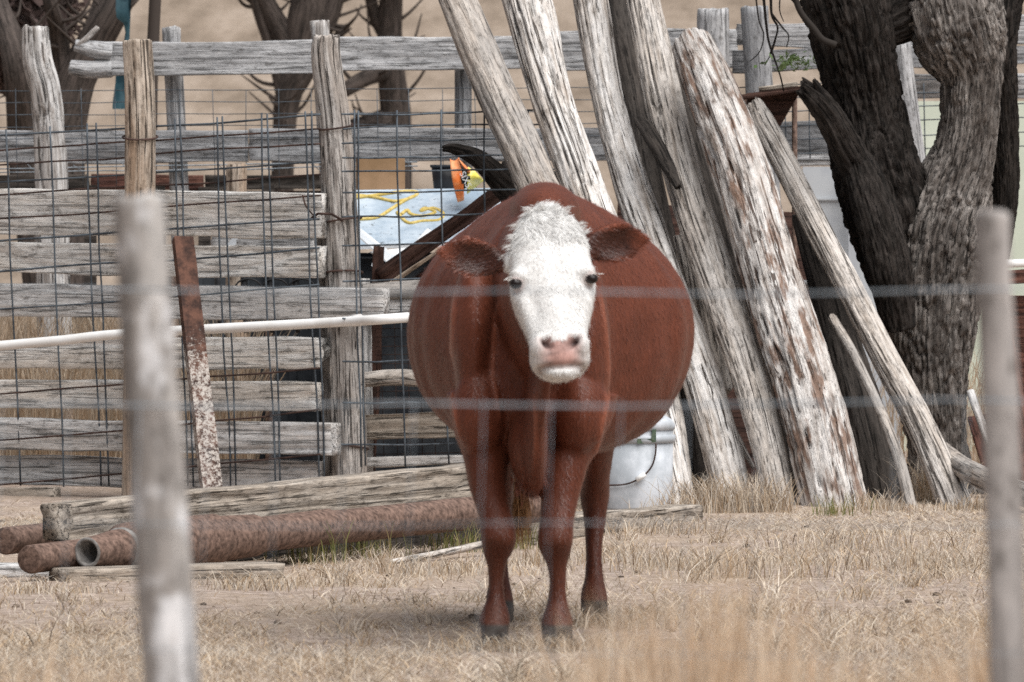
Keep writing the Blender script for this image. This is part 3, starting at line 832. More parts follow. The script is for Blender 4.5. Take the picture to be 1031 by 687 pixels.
cboard(-40, 383, 412, 322, 385, 414, .075, 'plank', 105)
cboard(-40, 419, 452, 338, 428, 459, .085, 'plank2', 106, dY=-.05)
cboard(-40, 457, 489, 322, 466, 492, .06, 'plank2', 107)
pplank(-30, 499, 35.7, 58, 499, 35.5, 18, .06, M['beam'], cf_, 'board', seed=108)
pplank(-30, 513, 35.2, 120, 510, 35.0, 14, .06, M['post'], cf_, 'board', seed=109)
pplank(215, 247, 36.0, 318, 245, 35.5, 22, .03, M['plank2'], cf_, 'board', seed=110)
# posts
YA, YB = yf(138) - .18, yf(338) + .16
v, f, g = plog([(137, GY(YA) + 6, YA, 14), (139, 330, YA, 14), (141, 180, YA, 15.5), (141, 100, YA, 15.5), (138, 41, YA, 15)], step=.012, na=56, seed=120, lump=.07, crack=.16, jag=(.0, .008))
obj('post', v, f, M['post'], cf_, gc=g)
YB = yf(338) - .13
YB = yf(338) + .10
v, f, g = plog([(352, GY(YB) + 6, YB, 18), (350, 420, YB, 17.5), (344, 250, YB, 17.5), (337, 130, YB, 16), (328, 60, YB, 14.5), (328, 37, YB, 13)], step=.012, na=56, seed=121, lump=.10, crack=.2, jag=(.0, .02))
obj('post', v, f, M['postgrey'], cf_, gc=g)
v, f, g = plog([(330, GY(YB + .12), YB + .12, 8), (331, 400, YB + .12, 8), (325, 200, YB + .12, 8)], step=.03, na=20, seed=122)
obj('post', v, f, M['postgrey'], cf_, gc=g)
# tie wires round the posts
for i, (px, py, Yp, rp) in enumerate([(141, 138, YA, 17.5), (339, 128, YB, 18), (345, 222, YB, 19), (346, 275, YB, 19), (351, 450, YB, 20)]):
    c = at(px, py, Yp); rr = rp * mpp(Yp)
    P = [c + np.array([rr * math.cos(a), rr * math.sin(a), .012 * math.sin(a * 1.0 + i) + .004 * i * 0]) for a in np.linspace(0, 2 * math.pi, 22)]
    v, f = tube_geo(P, .0045, 6, 44); obj('tie_wire', v, f, M['wirerust'], cf_)
wire(cf_, [at(310, 222, yf(310) - .07), at(325, 214, yf(325) - .08), at(345, 222, YB - .09)], .006, M['wirerust'], 'tie_wire', 5)
wire(cf_, [at(304, 196, yf(304) - .07), at(308, 208, yf(304) - .08), at(318, 220, yf(318) - .09)], .004, M['wirerust'], 'tie_wire', 6)

# ------------------------------------------------------------------ welded wire panels
wp = thing('wire_panel', 'left welded wire panel tied in front of the corral boards', 'wire panel', at(165, GY(35.2), 35.2))
hl = [(136, 116), (151, 130), (165, 145), (183, 162), (196, 175), (219, 197), (242, 220), (273, 250), (310, 287), (348, 326), (396, 371), (442, 413), (487, 457)]
dW = -.12
for i, (a, b) in enumerate(hl):
    mt = M['wirerust'] if i in (1, 2, 4, 5, 10, 11, 12) else M['wire']
    wire(wp, [at(-30, a + 3, yf(-30) + dW), at(8, a, yf(8) + dW), at(100, a - (a - b) * .27 - 1.2 * math.sin(i * 2.1), yf(100) + dW), at(200, a - (a - b) * .6 + 1.2 * math.cos(i * 1.7), yf(200) + dW), at(322, b, yf(322) + dW)], .0042 if i not in (0, 6, 7) else .005, mt, 'line_wire', 200 + i)
vs = [9, 54, 90, 99, 135, 141, 179, 184, 221, 227, 266, 272, 311, 316]
for i, px in enumerate(vs):
    t0 = 133 - px * .058
    wire(wp, [at(px - 3, t0 - 3, yf(px) + dW - .008), at(px + 3 + 2.5 * math.sin(i * 3.1), 300, yf(px) + dW - .008), at(px + 9, 420, yf(px) + dW - .006), at(px + 11, 490, yf(px) + dW - .008)], .0042, M['wire'], 'stay_wire', 230 + i)
wr = thing('wire_panel', 'right welded wire panel between the corral post and the leaning logs', 'wire panel', at(440, GY(34.6), 34.6))
Yq = lambda px: 34.62 + (px - 345) * .0068
for i, py in enumerate((114, 127.5, 142, 158, 173, 193, 217, 246, 281, 320, 364, 405, 447)):
    wire(wr, [at(345, py + 1 + .8 * math.sin(i), Yq(345)), at(420, py + .8 * math.cos(i * 2.2), Yq(420)), at(500, py - 2, Yq(500)), at(565, py - 3, Yq(565))], .0042, M['wire'], 'line_wire', 260 + i)
for i, px in enumerate((356, 360, 400, 443.5, 487, 531)):
    wire(wr, [at(px, 111, Yq(px) - .008), at(px + 2, 240, Yq(px) - .008), at(px + 8, 470, Yq(px) - .008)], .0042, M['wire'], 'stay_wire', 280 + i)

# white plastic water pipe strung along the boards
pv = thing('water_pipe', 'white plastic water pipe strung along the corral boards behind the cow', 'pipe', at(212, 330, 34.75))
P = [at(-30, 351, 35.45), at(60, 343, 35.3), at(130, 336, 35.15), at(330, 325, 34.72), at(420, 319, 34.55), at(640, 302, 36.3), at(856, 283, 36.35)]
v, f = tube_geo(P, 5.0 * mpp(35), 14, 60); obj('tube', v, f, M['pvc'], pv)
for px, py, Yp in ((128, 336.2, 35.15), (355, 323.2, 34.67)):
    v, f = tube_geo([at(px, py, Yp), at(px + 9, py - .9, Yp - .015)], 6.0 * mpp(35), 14); obj('coupling', v, f, M['pvc'] if px < 200 else M['plank2'], pv)
v, f = tube_geo([at(1003, 266, 35.2), at(1060, 264, 35.4)], 4.2 * mpp(35), 12)
o = obj('water_pipe', v, f, M['pvc']); tag(o, 'short white pipe end behind the right foreground post', 'pipe')

# leaning rusty iron post with peeling paint
a0, a1 = at(217, GY(34.35), 34.35), at(185, 238, 34.86)
ax = (a1 - a0); Lp = np.linalg.norm(ax); ax /= Lp
rx = np.array([1.0, .25, 0]); rx -= ax * (rx @ ax); rx /= np.linalg.norm(rx); ry = np.cross(ax, rx)
w, th_ = .082, .010
prof = [(-w / 2, 0), (w / 2, 0), (w / 2, th_), (-w / 2 + th_, th_), (-w / 2 + th_, w * .7), (-w / 2, w * .7)]
nz = 40; V = []
for i in range(nz):
    s = Lp * i / (nz - 1)
    for (a, b) in prof:
        V.append(a0 + ax * (s + (.006 * float(vn(a * 60, b * 60, 1, 3)) if i == nz - 1 else 0)) + rx * (a * (1 + .03 * float(vn(s * 9, a * 20, 0, 8)))) + ry * b)
fc = [tuple(q) for q in grid_faces(nz, 6)] + [(0, 1, 2, 3, 4, 5), tuple((nz - 1) * 6 + q for q in range(6))[::-1]]
o = obj('iron_post', V, fc, M['peel'], smooth=False); tag(o, 'leaning rusty angle-iron post with peeling white paint on its lower half', 'post')

# ------------------------------------------------------------------ pole gate between post and log pile
gt = thing('pole_gate', 'low pole and plank gate left of the cow behind the wire', 'gate', at(420, GY(35.4), 35.4))
Yg = 35.4
v, f, g = plog([(366, 294, Yg, 9), (430, 291, Yg, 10), (520, 288, Yg, 9)], step=.03, na=20, seed=140); obj('rail', v, f, M['logtan'], gt, gc=g)
pplank(340, 309, Yg + .02, 560, 304, Yg, 22, .05, M['plank2'], gt, 'rail', seed=141, edge=.02)
v, f, g = plog([(364, 383, Yg - .05, 7), (400, 380, Yg - .05, 8), (450, 383, Yg - .05, 7.5), (540, 380, Yg - .05, 7)], step=.03, na=20, seed=142); obj('rail', v, f, M['loggrey'], gt, gc=g)
pplank(366, 430, Yg, 560, 424, Yg, 26, .04, M['beam'], gt, 'rail', seed=143)
pplank(366, 467, Yg, 560, 460, Yg, 9, .04, M['plank2'], gt, 'rail', seed=144)
for i, px in enumerate((372, 545)):
    v, f, g = plank_geo(at(px - 1, GY(Yg + .07) + 3, Yg + .07), at(px - 6, 280, Yg + .07), .05, .03, seed=146 + i, up=(1, 0, 0)); obj('upright', v, f, M['plank2'], gt, gc=g)
for i, py in enumerate(range(318, 470, 9)):
    wire(gt, [at(378, py + 4, Yg + .12), at(560, py, Yg + .12)], .0018, M['wirerust'], 'line_wire', 300 + i, .003)
for i, px in enumerate(range(384, 470, 13)):
    wire(gt, [at(px, 316, Yg + .126), at(px + 3, 470, Yg + .126)], .0018, M['wirerust'], 'stay_wire', 330 + i, .003)

# ------------------------------------------------------------------ scrap behind the right wire panel
bn = thing('workbench', 'scrap workbench with a sloping pale blue sheet-metal top behind the wire panel', 'workbench', [at(425, 0, 37.6)[0], 37.6, 0])
A, B_, C_, D_ = at(335, 250, 37.2), at(540, 244, 37.2), at(540, 190, 37.75), at(335, 193, 37.75)
v, f = slab_geo([A, B_, C_, D_], .012); obj('top', v, f, M['sheet'], bn, smooth=False)
zt = D_[2]
v, f = box_geo(((A[0] + B_[0]) / 2, 38.0, zt - .012), B_[0] - A[0], .5, .02); obj('shelf', v, f, M['sheet'], bn, smooth=False)
v, f = box_geo(((A[0] + B_[0]) / 2, 37.72, .5), (B_[0] - A[0]) * .96, .9, .98); obj('cabinet', v, f, M['darkmetal'], bn, smooth=False)
v, f = slab_geo([at(335, 252, 37.17), at(540, 246, 37.17), at(540, 242, 37.17), at(335, 247, 37.17)], .02); obj('lip', v, f, M['scrap'], bn, smooth=False)
def on_top(px, py):
    t = np.clip((250 - py) / 57, 0, 1); Yy = 37.2 + .55 * t
    return at(px, py, Yy - .03)
rp = thing('rope', 'yellow rope lying in loops on the sloping blue sheet', 'rope', on_top(420, 215))
v, f = tube_geo([on_top(*p) for p in ((338, 196), (360, 197), (378, 199), (398, 203), (415, 199), (420, 194), (408, 193), (385, 196), (360, 199), (340, 200))], .0085, 8, 90); obj('loop', v, f, M['rope'], rp)
v, f = tube_geo([on_top(*p) for p in ((340, 221), (362, 221), (380, 219), (395, 210), (408, 202), (416, 198))], .0085, 8, 60); obj('loop', v, f, M['rope'], rp)
v, f = tube_geo([on_top(*p) for p in ((404, 216), (410, 212), (414, 216), (426, 218), (438, 214), (428, 210), (424, 213), (436, 210), (446, 215), (442, 222), (425, 223), (412, 225), (404, 219), (400, 214))], .0085, 8, 120); obj('loop', v, f, M['rope'], rp)
cb = at(383, 176, 38.0)
v, f = box_geo((cb[0], 38.02, zt + .075), .21, .16, .15, .1); o = obj('cardboard_box', v, f, M['card'], smooth=False); tag(o, 'brown cardboard box on the back shelf of the workbench', 'box')
# black bucket on the shelf
c = np.array([at(448, 0, 37.95)[0], 37.95, zt])
bk = thing('bucket', 'small black bucket standing on the workbench beside the orange bag', 'bucket', c)
def lathe(c, prof, na=32):
    th = np.linspace(0, 2 * np.pi, na, endpoint=False)
    V = np.array([[c[0] + r * math.cos(a), c[1] + r * math.sin(a), c[2] + z] for r, z in prof for a in th])
    f = [tuple(q) for q in grid_faces(len(prof), na)]
    return V, f
v, f = lathe(c, [(.001, 0), (.05, 0), (.062, .115), (.058, .115), (.047, .01), (.001, .01)]); obj('pail', v, f, M['black'], bk)
v, f = lathe(c, [(.060, .108), (.068, .110), (.068, .120), (.060, .121)]); obj('rim', v, f, M['darkmetal'], bk)
# orange and yellow printed bag
bgo = thing('printed_bag', 'crumpled orange and yellow plastic bag with a black lettered band', 'bag', at(466, 200, 37.5))
def patch(poly_fn, nu, nv, name, mat, amp=.008, dy=0, seed=0):
    V = []
    for i in range(nu):
        for j in range(nv):
            u, w_ = i / (nu - 1), j / (nv - 1)
            px, py = poly_fn(u, w_)
            bul = .05 * math.sin(math.pi * min(max(u, 0), 1)) * 1.0
            V.append(at(px, py, 37.5 - bul * .6 + dy + amp * float(fbm(u * 5, w_ * 4, seed, seed, 3))))
    back = [p + np.array([0, .05 + .0, 0]) for p in V]
    n = nu * nv
    Fc = [tuple(q) for q in grid_faces(nu, nv, False)]
    Fc += [tuple(i + n for i in q)[::-1] for q in Fc]
    bd = [i * nv for i in range(nu)] + [(nu - 1) * nv + j for j in range(1, nv)] + [i * nv + nv - 1 for i in range(nu - 2, -1, -1)] + [j for j in range(nv - 2, 0, -1)]
    for k in range(len(bd)):
        a_, b_ = bd[k], bd[(k + 1) % len(bd)]
        Fc.append((a_, b_, b_ + n, a_ + n))
    return obj(name, np.array(V + back), Fc, mat, bgo)
lp = lambda a, b, t: a + (b - a) * t
patch(lambda u, w_: (lp(lp(453, 461, u), lp(462, 467, u), w_) + 3 * (w_ - .5) * math.sin(u * 3), lp(160, 204, u) - 2 * w_ + 3 * math.sin(w_ * 3) * (u < .2)), 16, 7, 'orange_side', M['orange'], seed=2)
patch(lambda u, w_: (lp(lp(461, 468, u), lp(474, 472, u), w_), lp(lp(159, 172, w_), lp(171, 176, w_), u)), 8, 6, 'orange_side', M['orange'], dy=-.002, seed=5)
band = patch(lambda u, w_: (lp(lp(462, 466.5, u), lp(473, 474, u), w_), lp(lp(171, 175, w_), lp(192, 183, w_), u)), 10, 6, 'black_band', M['black'], amp=.004, dy=-.003, seed=3)
patch(lambda u, w_: (lp(lp(471, 470, u), lp(478, 487, u), w_), lp(lp(168, 172, w_), lp(196, 182, w_), u)), 12, 8, 'yellow_side', M['yellow'], dy=.002, seed=4)
tc = bpy.data.curves.new('lettering', 'FONT'); tc.body = 'SIXS'; tc.size = .040; tc.extrude = .001; tc.align_x = 'CENTER'; tc.align_y = 'CENTER'
to = bpy.data.objects.new('lettering_source', tc); scene.collection.objects.link(to)
dg = bpy.context.evaluated_depsgraph_get()
tm = bpy.data.meshes.new_from_object(to.evaluated_get(dg)); bpy.data.objects.remove(to)
tm.name = 'lettering'; tm.materials.clear(); tm.materials.append(M['white'])
lt = bpy.data.objects.new('lettering', tm); scene.collection.objects.link(lt); lt.parent = band
p = at(468.5, 181, 37.43) - np.array(bgo.location)
lt.location = tuple(p); lt.rotation_euler = (math.radians(90), math.radians(64), 0)
# folded white painted metal
sc_ = thing('metal_scrap', 'folded white painted metal strip below the blue sheet', 'scrap metal', at(400, 272, 36.7))
v, f = slab_geo([at(354, 232, 36.7), at(362, 230, 36.9), at(404, 263, 36.75), at(398, 272, 36.6)], .006); obj('flange', v, f, M['scrap'], sc_, smooth=False)
v, f = slab_geo([at(372, 254, 36.85), at(428, 248, 36.95), at(405, 270, 36.78)], .006); obj('web', v, f, M['scrap'], sc_, smooth=False)
v, f = slab_geo([at(398, 266, 36.58), at(404, 270, 36.6), at(440, 236, 36.85), at(430, 230, 36.9)], .006); obj('flange', v, f, M['scrap'], sc_, smooth=False)
v, f = slab_geo([at(376, 262, 36.6), at(398, 272, 36.56), at(394, 278, 36.56), at(374, 268, 36.6)], .006); obj('lip', v, f, M['scrap'], sc_, smooth=False)
# small strip of white metal behind the second board
v, f = slab_geo([at(224, 252, 35.9), at(231, 254, 35.88), at(246, 238, 35.85), at(238, 236, 35.87)], .008); o = obj('metal_strip', v, f, M['scrap'], smooth=False); tag(o, 'bright white metal strip wedged behind the second corral board', 'scrap metal')
# dark brown lean-to lid
ld = thing('plywood_board', 'dark brown plywood lid leaning beside the scrap, edge board facing left', 'board', at(450, GY(35.9), 35.9))
Yl = 36.3
v, f, g = plank_geo(at(384, 280, Yl), at(512, 188, Yl), 17 * mpp(Yl), .06, seed=150); obj('edge_board', v, f, M['darkboard'], ld, gc=g)
v, f, g = plank_geo(at(372, 303, Yl - .04), at(513, 203, Yl - .04), 5 * mpp(Yl), .05, seed=151); obj('batten', v, f, M['post'], ld, gc=g)
v, f = slab_geo([at(392, 300, Yl + .02), at(560, 300, Yl + .3), at(560, 196, Yl + .3), at(520, 196, Yl + .02)], .03)
vv = np.asarray(v); g = vv.copy(); obj('panel', v, f, M['darkboard'], ld, smooth=False, gc=g)
v, f, g = plank_geo([at(500, 0, Yl)[0], Yl + .05, 0], at(500, 212, Yl + .05), .08, .05, seed=152, up=(1, 0, 0)); obj('prop', v, f, M['darkboard'], ld, gc=g)
v, f, g = plank_geo([at(372, 0, Yl)[0], Yl + .03, 0], at(381, 248, Yl + .03), .05, .05, seed=153, up=(1, 0, 0)); obj('prop', v, f, M['darkboard'], ld, gc=g)
# rough dark branch lying over it
v, f, g = plog([(446, 150, 35.95, 3), (458, 150, 35.95, 5.5), (480, 159, 35.95, 9), (503, 180, 35.95, 13), (530, 207, 35.95, 18), (570, 255, 35.95, 20)], step=.01, na=44, seed=160, lump=.3, streak=.2, crack=.25, jag=(.03, .02), bark=.12)
o = obj('broken_branch', v, f, M['bark'], gc=g); tag(o, 'rough dark broken branch lying over the brown lid behind the cow', 'branch')
v, f, g = plog([(505, 172, 36.1, 9), (530, 180, 36.1, 13), (580, 190, 36.1, 15)], step=.012, na=32, seed=161, lump=.3, streak=.2, bark=.14)
o = obj('broken_branch', v, f, M['bark'], gc=g); tag(o, 'second dark bark-covered branch behind the first log of the pile', 'branch')

# ------------------------------------------------------------------ timber, rusty pipes
v, f, g = plank_geo(at(57, 527, 28.75), at(540, 478, 31.5), 36 * mpp(30), .13, seed=170, step=.02, edge=.006, nh=14, ends=(.02, .01))
tb = obj('timber', v, f, M['beam'], gc=g); tag(tb, 'long squared weathered timber lying on the rusty pipes', 'timber')
for i, (px, py) in enumerate(((217, 510), (234, 507.5), (263, 504), (408, 488), (443, 481), (454, 481))):
    t = (px - 57) / 483; Yh = 28.75 + t * 2.75
    c = at(px, py + 1, Yh - .071)
    th = np.linspace(0, 2 * np.pi, 10, endpoint=False)
    v = np.array([c + np.array([.011 * math.cos(a), -.0 + .004 * math.cos(a) * -.0, .013 * math.sin(a)]) for a in th] + [c + np.array([.009 * math.cos(a), .05, .010 * math.sin(a)]) for a in th])
    obj('bolt_hole', v, [tuple(range(10))[::-1]] + [(k, (k + 1) % 10, 10 + (k + 1) % 10, 10 + k) for k in range(10)], M['black'], tb)

def pipe_geo(p0, p1, prof, bore, na=40, seed=0):
    p0, p1 = np.asarray(p0, float), np.asarray(p1, float)
    L = np.linalg.norm(p1 - p0); T = (p1 - p0) / L
    A = np.cross([0, 0, 1.0], T); A /= np.linalg.norm(A); B = np.cross(T, A)
    th = np.linspace(0, 2 * np.pi, na, endpoint=False)
    def ring(s, r, rough=.012):
        rr = r * (1 + rough * vn(s * 14, np.cos(th) * 3, np.sin(th) * 3, seed))
        return p0 + T * s + (A[None] * np.cos(th)[:, None] + B[None] * np.sin(th)[:, None]) * rr[:, None]
    R = [ring(s, r) for s, r in prof]
    out = np.array(R).reshape(-1, 3); fo = [tuple(q) for q in grid_faces(len(R), na)]
    s0, r0 = prof[0]; s1, r1 = prof[-1]
    I = [ring(s0, r0), ring(s0 - .004, (r0 + bore) / 2), ring(s0, bore), ring(s0 + .6, bore)]
    inn = np.array(I).reshape(-1, 3); fi = [tuple(q) for q in grid_faces(4, na)]
    E = [ring(s1, r1), ring(s1 + .001, .003)]
    e = np.array(E).reshape(-1, 3); fe = [tuple(q) for q in grid_faces(2, na)]
    return (out, fo), (inn, fi), (e, fe)
pA, pB = at(88, 556.5, 28.3), at(545, 509.5, 31.0)
Lq = np.linalg.norm(pB - pA)
spx = lambda px: (px - 88) / 457.0 * Lq * 1.0
m3 = mpp(28.8)
prof = [(0, 15.2 * m3), (spx(99), 16.5 * m3), (spx(112), 19.8 * m3), (spx(119), 20.4 * m3), (spx(120.5), 20.0 * m3), (spx(122), 25.5 * m3), (spx(125), 26.2 * m3), (spx(200), 26.2 * m3), (spx(206), 26 * m3), (spx(208), 22.5 * m3), (spx(214), 23.2 * m3), (spx(245), 21.5 * m3), (spx(252), 18.2 * m3)]
prof += [(s, 17.6 * m3) for s in np.linspace(spx(258), Lq, 30)]
bp = thing('casing_pipe', 'thick rusty casing pipe with a coupling and open pale bore', 'pipe', pA - np.array([0, 0, .07]))
o_, i_, e_ = pipe_geo(pA, pB, prof, 11.5 * m3, 48, 3)
tub = obj('tube', *o_, M['rust'], bp); obj('bore', *i_, M['rustlight'], tub); obj('end', *e_, M['rust'], tub)
for px in (119.5, 209):
    T = (pB - pA) / Lq; c0 = pA + T * spx(px)
    v, f = tube_geo([c0 - T * .012, c0 + T * .012], (21.6 if px < 150 else 23.6) * m3, 40); obj('thread_ring', v, f, M['rustlight'] if px < 150 else M['rust'], tub)
for lab, q0, q1, rr in (('slim rusty solid pipe end poking out below the timber end', at(29, 563.5, 28.15), at(330, 526, 29.9), 14.2), ('slim rusty pipe at the far left edge above the other', at(4, 545, 28.9), at(300, 512, 30.9), 14.0)):
    T = (q1 - q0); Ls = np.linalg.norm(T)
    o_, i_, e_ = pipe_geo(q0, q1, [(0, rr * m3 * .93), (.012, rr * m3)] + [(s, rr * m3) for s in np.linspace(.05, Ls, 20)], 1.2 * m3, 32, 9)
    t = thing('rusty_pipe', lab, 'pipe', q0 - np.array([0, 0, rr * m3]))
    obj('tube', *o_, M['rust'], t)
    c = q0; T = T / Ls
    A = np.cross([0, 0, 1.0], T); A /= np.linalg.norm(A); B = np.cross(T, A)
    th = np.linspace(0, 2 * np.pi, 32, endpoint=False)
    V = np.vstack([[c + (A * math.cos(a) + B * math.sin(a)) * rr * m3 * fr - T * (.004 if fr < .9 else 0) for a in th] for fr in (.93, .7, .4, .05)])
    obj('end_plug', V, [tuple(q) for q in grid_faces(4, 32)] + [tuple(96 + k for k in range(32))], M['rust'], t)
# boards lying under the pipes
def ground_board(px0, Y0, px1, Y1, h, t, mat, label, seed, z0=None):
    a, b = at(px0, 0, Y0), at(px1, 0, Y1)
    a[2] = b[2] = h / 2 - .004 if z0 is None else z0
    v, f, g = plank_geo(a, b, h, t, seed=seed, edge=.006)
    o = obj('loose_board', v, f, M[mat], gc=g); tag(o, label, 'board'); return o
ground_board(60, 28.15, 275, 28.55, .055, .16, 'beam', 'grey board lying under the open pipe end', 180)
ground_board(-20, 28.6, 70, 28.6, .045, .14, 'plank2', 'dark board on the ground below the slim pipes', 181)
for q0, q1, sd in (((225, 29.75), (345, 30.45), 190), ((352, 30.45), (520, 31.4), 191)):  # dark blocks added to carry the shade under the timber
    ground_board(q0[0], q0[1], q1[0], q1[1], .15, .14, 'logdark', 'added dark block standing in for the shade under the long timber, %s end' % ('left' if sd == 190 else 'right'), sd)
v, f, g = plank_geo(at(505, 538, 30.9), at(690, 521, 33.2), .10, .14, seed=182, edge=.012); o = obj('loose_board', v, f, M['beam'], gc=g); tag(o, 'thick board on the ground in front of the white bucket', 'board')
v, f, g = plog([(395, 566, 29.6, 3), (440, 558, 29.8, 4), (500, 545, 30.2, 3.5)], na=12, step=.03, seed=183); o = obj('fallen_stick', v, f, M['loggrey'], gc=g); tag(o, 'pale fallen stick on the dirt below the pipe', 'stick')

# ------------------------------------------------------------------ white bucket
c = at(640, 511, 34.2); c[2] = 0.0
bk = thing('bucket', 'white plastic bucket with wire bail and torn lid beside the leaning logs', 'bucket', c)
R1, hb = 38 * mpp(34.2), 84 * mpp(34.2)
v, f = lathe(c, [(.001, .002), (R1 * .95, .0), (R1 * .97, .01), (R1, hb), (R1 * .95, hb), (R1 * .88, .015), (.001, .015)], 48); obj('pail', v, f, M['bucket'], bk)
v, f = lathe(c, [(R1 * .99, hb * .80), (R1 * 1.05, hb * .81), (R1 * 1.06, hb * .89), (R1 * 1.0, hb * .9)], 48); obj('rim', v, f, M['bucket'], bk)
v, f = lathe(c, [(R1 * .98, hb * .95), (R1 * 1.04, hb * .96), (R1 * 1.05, hb * 1.03), (R1 * .99, hb * 1.07), (R1 * .8, hb * 1.09), (R1 * .3, hb * 1.11), (.001, hb * 1.11)], 48)
v = v + np.stack([0 * v[:, 0], 0 * v[:, 0], .022 * fbm(v[:, 0] * 16, v[:, 1] * 16, 0, 4, 3) * (v[:, 2] > hb * 1.0)], -1); obj('lid', v, f, M['bucket'], bk)
def on_bucket(px, pyz, k=1.07):
    ang = math.asin(max(-1, min(1, (px - 640) / 38.0 / k))); return c + np.array([R1 * k * math.sin(ang), -R1 * k * math.cos(ang), pyz * hb])
v, f = tube_geo([on_bucket(p, z) for p, z in ((660, .80), (659, .66), (655, .52), (645, .40), (630, .32), (612, .30))], .0035, 6, 40); bail = obj('bail', v, f, M['wirerust'], bk)
v, f = tube_geo([on_bucket(649, .44, 1.1), on_bucket(640, .37, 1.1)], .011, 10); obj('grip', v, f, M['white'], bail)
q0 = [on_bucket(p, z, 1.075) for p, z in ((641, .80), (660, .82), (660, .97), (656, .97), (655, .86), (641, .86))]
v = np.vstack([q0, [p + np.array([0, .01, 0]) for p in q0]]); obj('label_patch', v, [(0, 1, 2, 3, 4, 5)] + [(k, (k + 1) % 6, 6 + (k + 1) % 6, 6 + k) for k in range(6)], M['bucketgreen'], bk, smooth=False)

# ------------------------------------------------------------------ pile of leaning logs
def lean(pts, label, mat, seed, **kw):
    pts = [(p[0], p[1], p[2] + (0 if seed in (501, 502) else .75), p[3]) for p in pts]
    if pts[0][1] > 500:
        a = pts[0]; pts[0] = (a[0], max(a[1], GY(a[2]) + 30), a[2], a[3])
    kw = dict(dict(step=.010, na=88, lump=.10, streak=.06, crack=.16, jag=(.02, .03)), **kw)
    v, f, g = plog(pts, seed=seed, **kw)
    o = obj('leaning_log', v, f, M[mat], gc=g)
    tag(o, label, 'log', 'logs leaning against the rear fence'); return o
# Y: feet stand about 34 m away, tops lean back
lean([(650, 507, 34.2, 22), (600, 330, 34.7, 21), (536, 175, 35.2, 20), (500, 95, 35.5, 20), (466, 15, 35.75, 19), (440, -50, 36.0, 18)], 'smooth grey-tan log at the left end of the pile, leaning steeply right', 'logtan', 501, crack=.10)
lean([(684, 505, 34.5, 24), (655, 400, 34.75, 22), (586, 185, 35.5, 21), (556, 100, 35.8, 21), (534, 20, 36.1, 24), (520, -40, 36.4, 24)], 'whitest log of the pile, split by a deep crack, just above the cow', 'logwhite', 502, crack=.6, cf=1.9, lump=.16, streak=.09)
lean([(746, 503, 33.95, 19), (710, 395, 34.5, 20), (660, 255, 35.1, 19), (634, 180, 35.5, 18), (611, 95, 35.9, 16.5), (596, 8, 36.2, 17), (588, -40, 36.4, 17)], 'pale tan log third from left, whose foot splinters left of the tufts', 'logwhite', 503, crack=.14)
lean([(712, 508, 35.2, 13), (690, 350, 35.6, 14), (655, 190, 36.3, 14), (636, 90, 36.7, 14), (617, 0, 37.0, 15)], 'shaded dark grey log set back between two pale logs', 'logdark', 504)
lean([(793, 507, 33.75, 15), (762, 405, 34.2, 18), (725, 290, 34.7, 20), (693, 195, 35.1, 19.5), (668, 100, 35.5, 19), (650, 15, 35.9, 17), (640, -40, 36.1, 17)], 'smooth grey log leaning left of the thickest log', 'loggrey', 505, lump=.07, crack=.25)
lean([(848, 510, 33.65, 31), (818, 410, 34.0, 32), (784, 300, 34.4, 31), (748, 180, 34.8, 29), (718, 95, 35.1, 26), (696, 42, 35.3, 20)], 'thickest log, whitish with flaking brown bark, its blunt top in view', 'logbark', 506, na=80, lump=.06, streak=.09, crack=.22, jag=(.02, .03))
lean([(974, 511, 33.7, 18), (932, 440, 34.0, 15), (885, 350, 34.4, 14), (838, 258, 34.8, 13.5), (800, 185, 35.1, 13), (770, 128, 35.35, 12), (760, 105, 35.4, 8)], 'long slender grey-brown pole leaning across the tree base at the right', 'loggrey', 507, lump=.12, crack=.2)
lean([(893, 510, 34.4, 24), (868, 420, 34.7, 23), (840, 320, 35.1, 18), (812, 220, 35.5, 14)], 'dull brown log half hidden right of the thickest log', 'logdark', 508)
lean([(924, 516, 33.6, 6), (905, 462, 33.8, 6), (880, 400, 34.05, 5), (858, 355, 34.3, 5), (838, 320, 34.6, 4.5)], 'thin crooked stick leaning between brown log and slender pole', 'logtan', 509, na=20)
lean([(690, 503, 34.2, 14), (676, 440, 34.4, 16), (664, 380, 34.7, 17), (640, 280, 35.3, 16)], 'greenish grey log standing just right of the white bucket', 'loggrey', 510)
lean([(758, 470, 34.3, 2), (742, 442, 34.35, 4.5), (718, 395, 34.5, 5)], 'long splinter peeling off the foot of the third log', 'loggrey', 511, na=14)
lean([(812, 508, 34.9, 12), (788, 400, 35.2, 11), (758, 290, 35.7, 10)], 'log filling the gap left of the thickest log, dark with painted-in shade', 'logdark', 512)  # gap shade put into the colour of this fill log
lean([(722, 395, 35.0, 12), (712, 340, 35.1, 17), (702, 290, 35.2, 12), (690, 240, 35.5, 11)], 'knotty pale brown branch stub behind the cow, right side', 'logtan', 513, lump=.35, streak=.2, crack=.25)
v, f, g = plog([(668, 150, 35.2, 3), (655, 122, 35.3, 3), (648, 124, 35.3, 2.5)], na=12, step=.01, seed=520)
lean([(683, 188, 34.9, 4), (672, 165, 35.05, 7), (658, 140, 35.2, 8), (644, 120, 35.4, 6)], 'short dark knotty branch stuck between two pale logs', 'logdark', 514, na=24, lump=.4, streak=.2)
v, f, g = plog([(945, 452, 35.0, 10), (975, 474, 34.5, 11), (1010, 490, 34.1, 12), (1050, 505, 33.8, 12)], seed=521, step=.02, na=28)
o = obj('fallen_log', v, f, M['logtan'], gc=g); tag(o, 'brown log lying on the ground at the foot of the big tree', 'log')

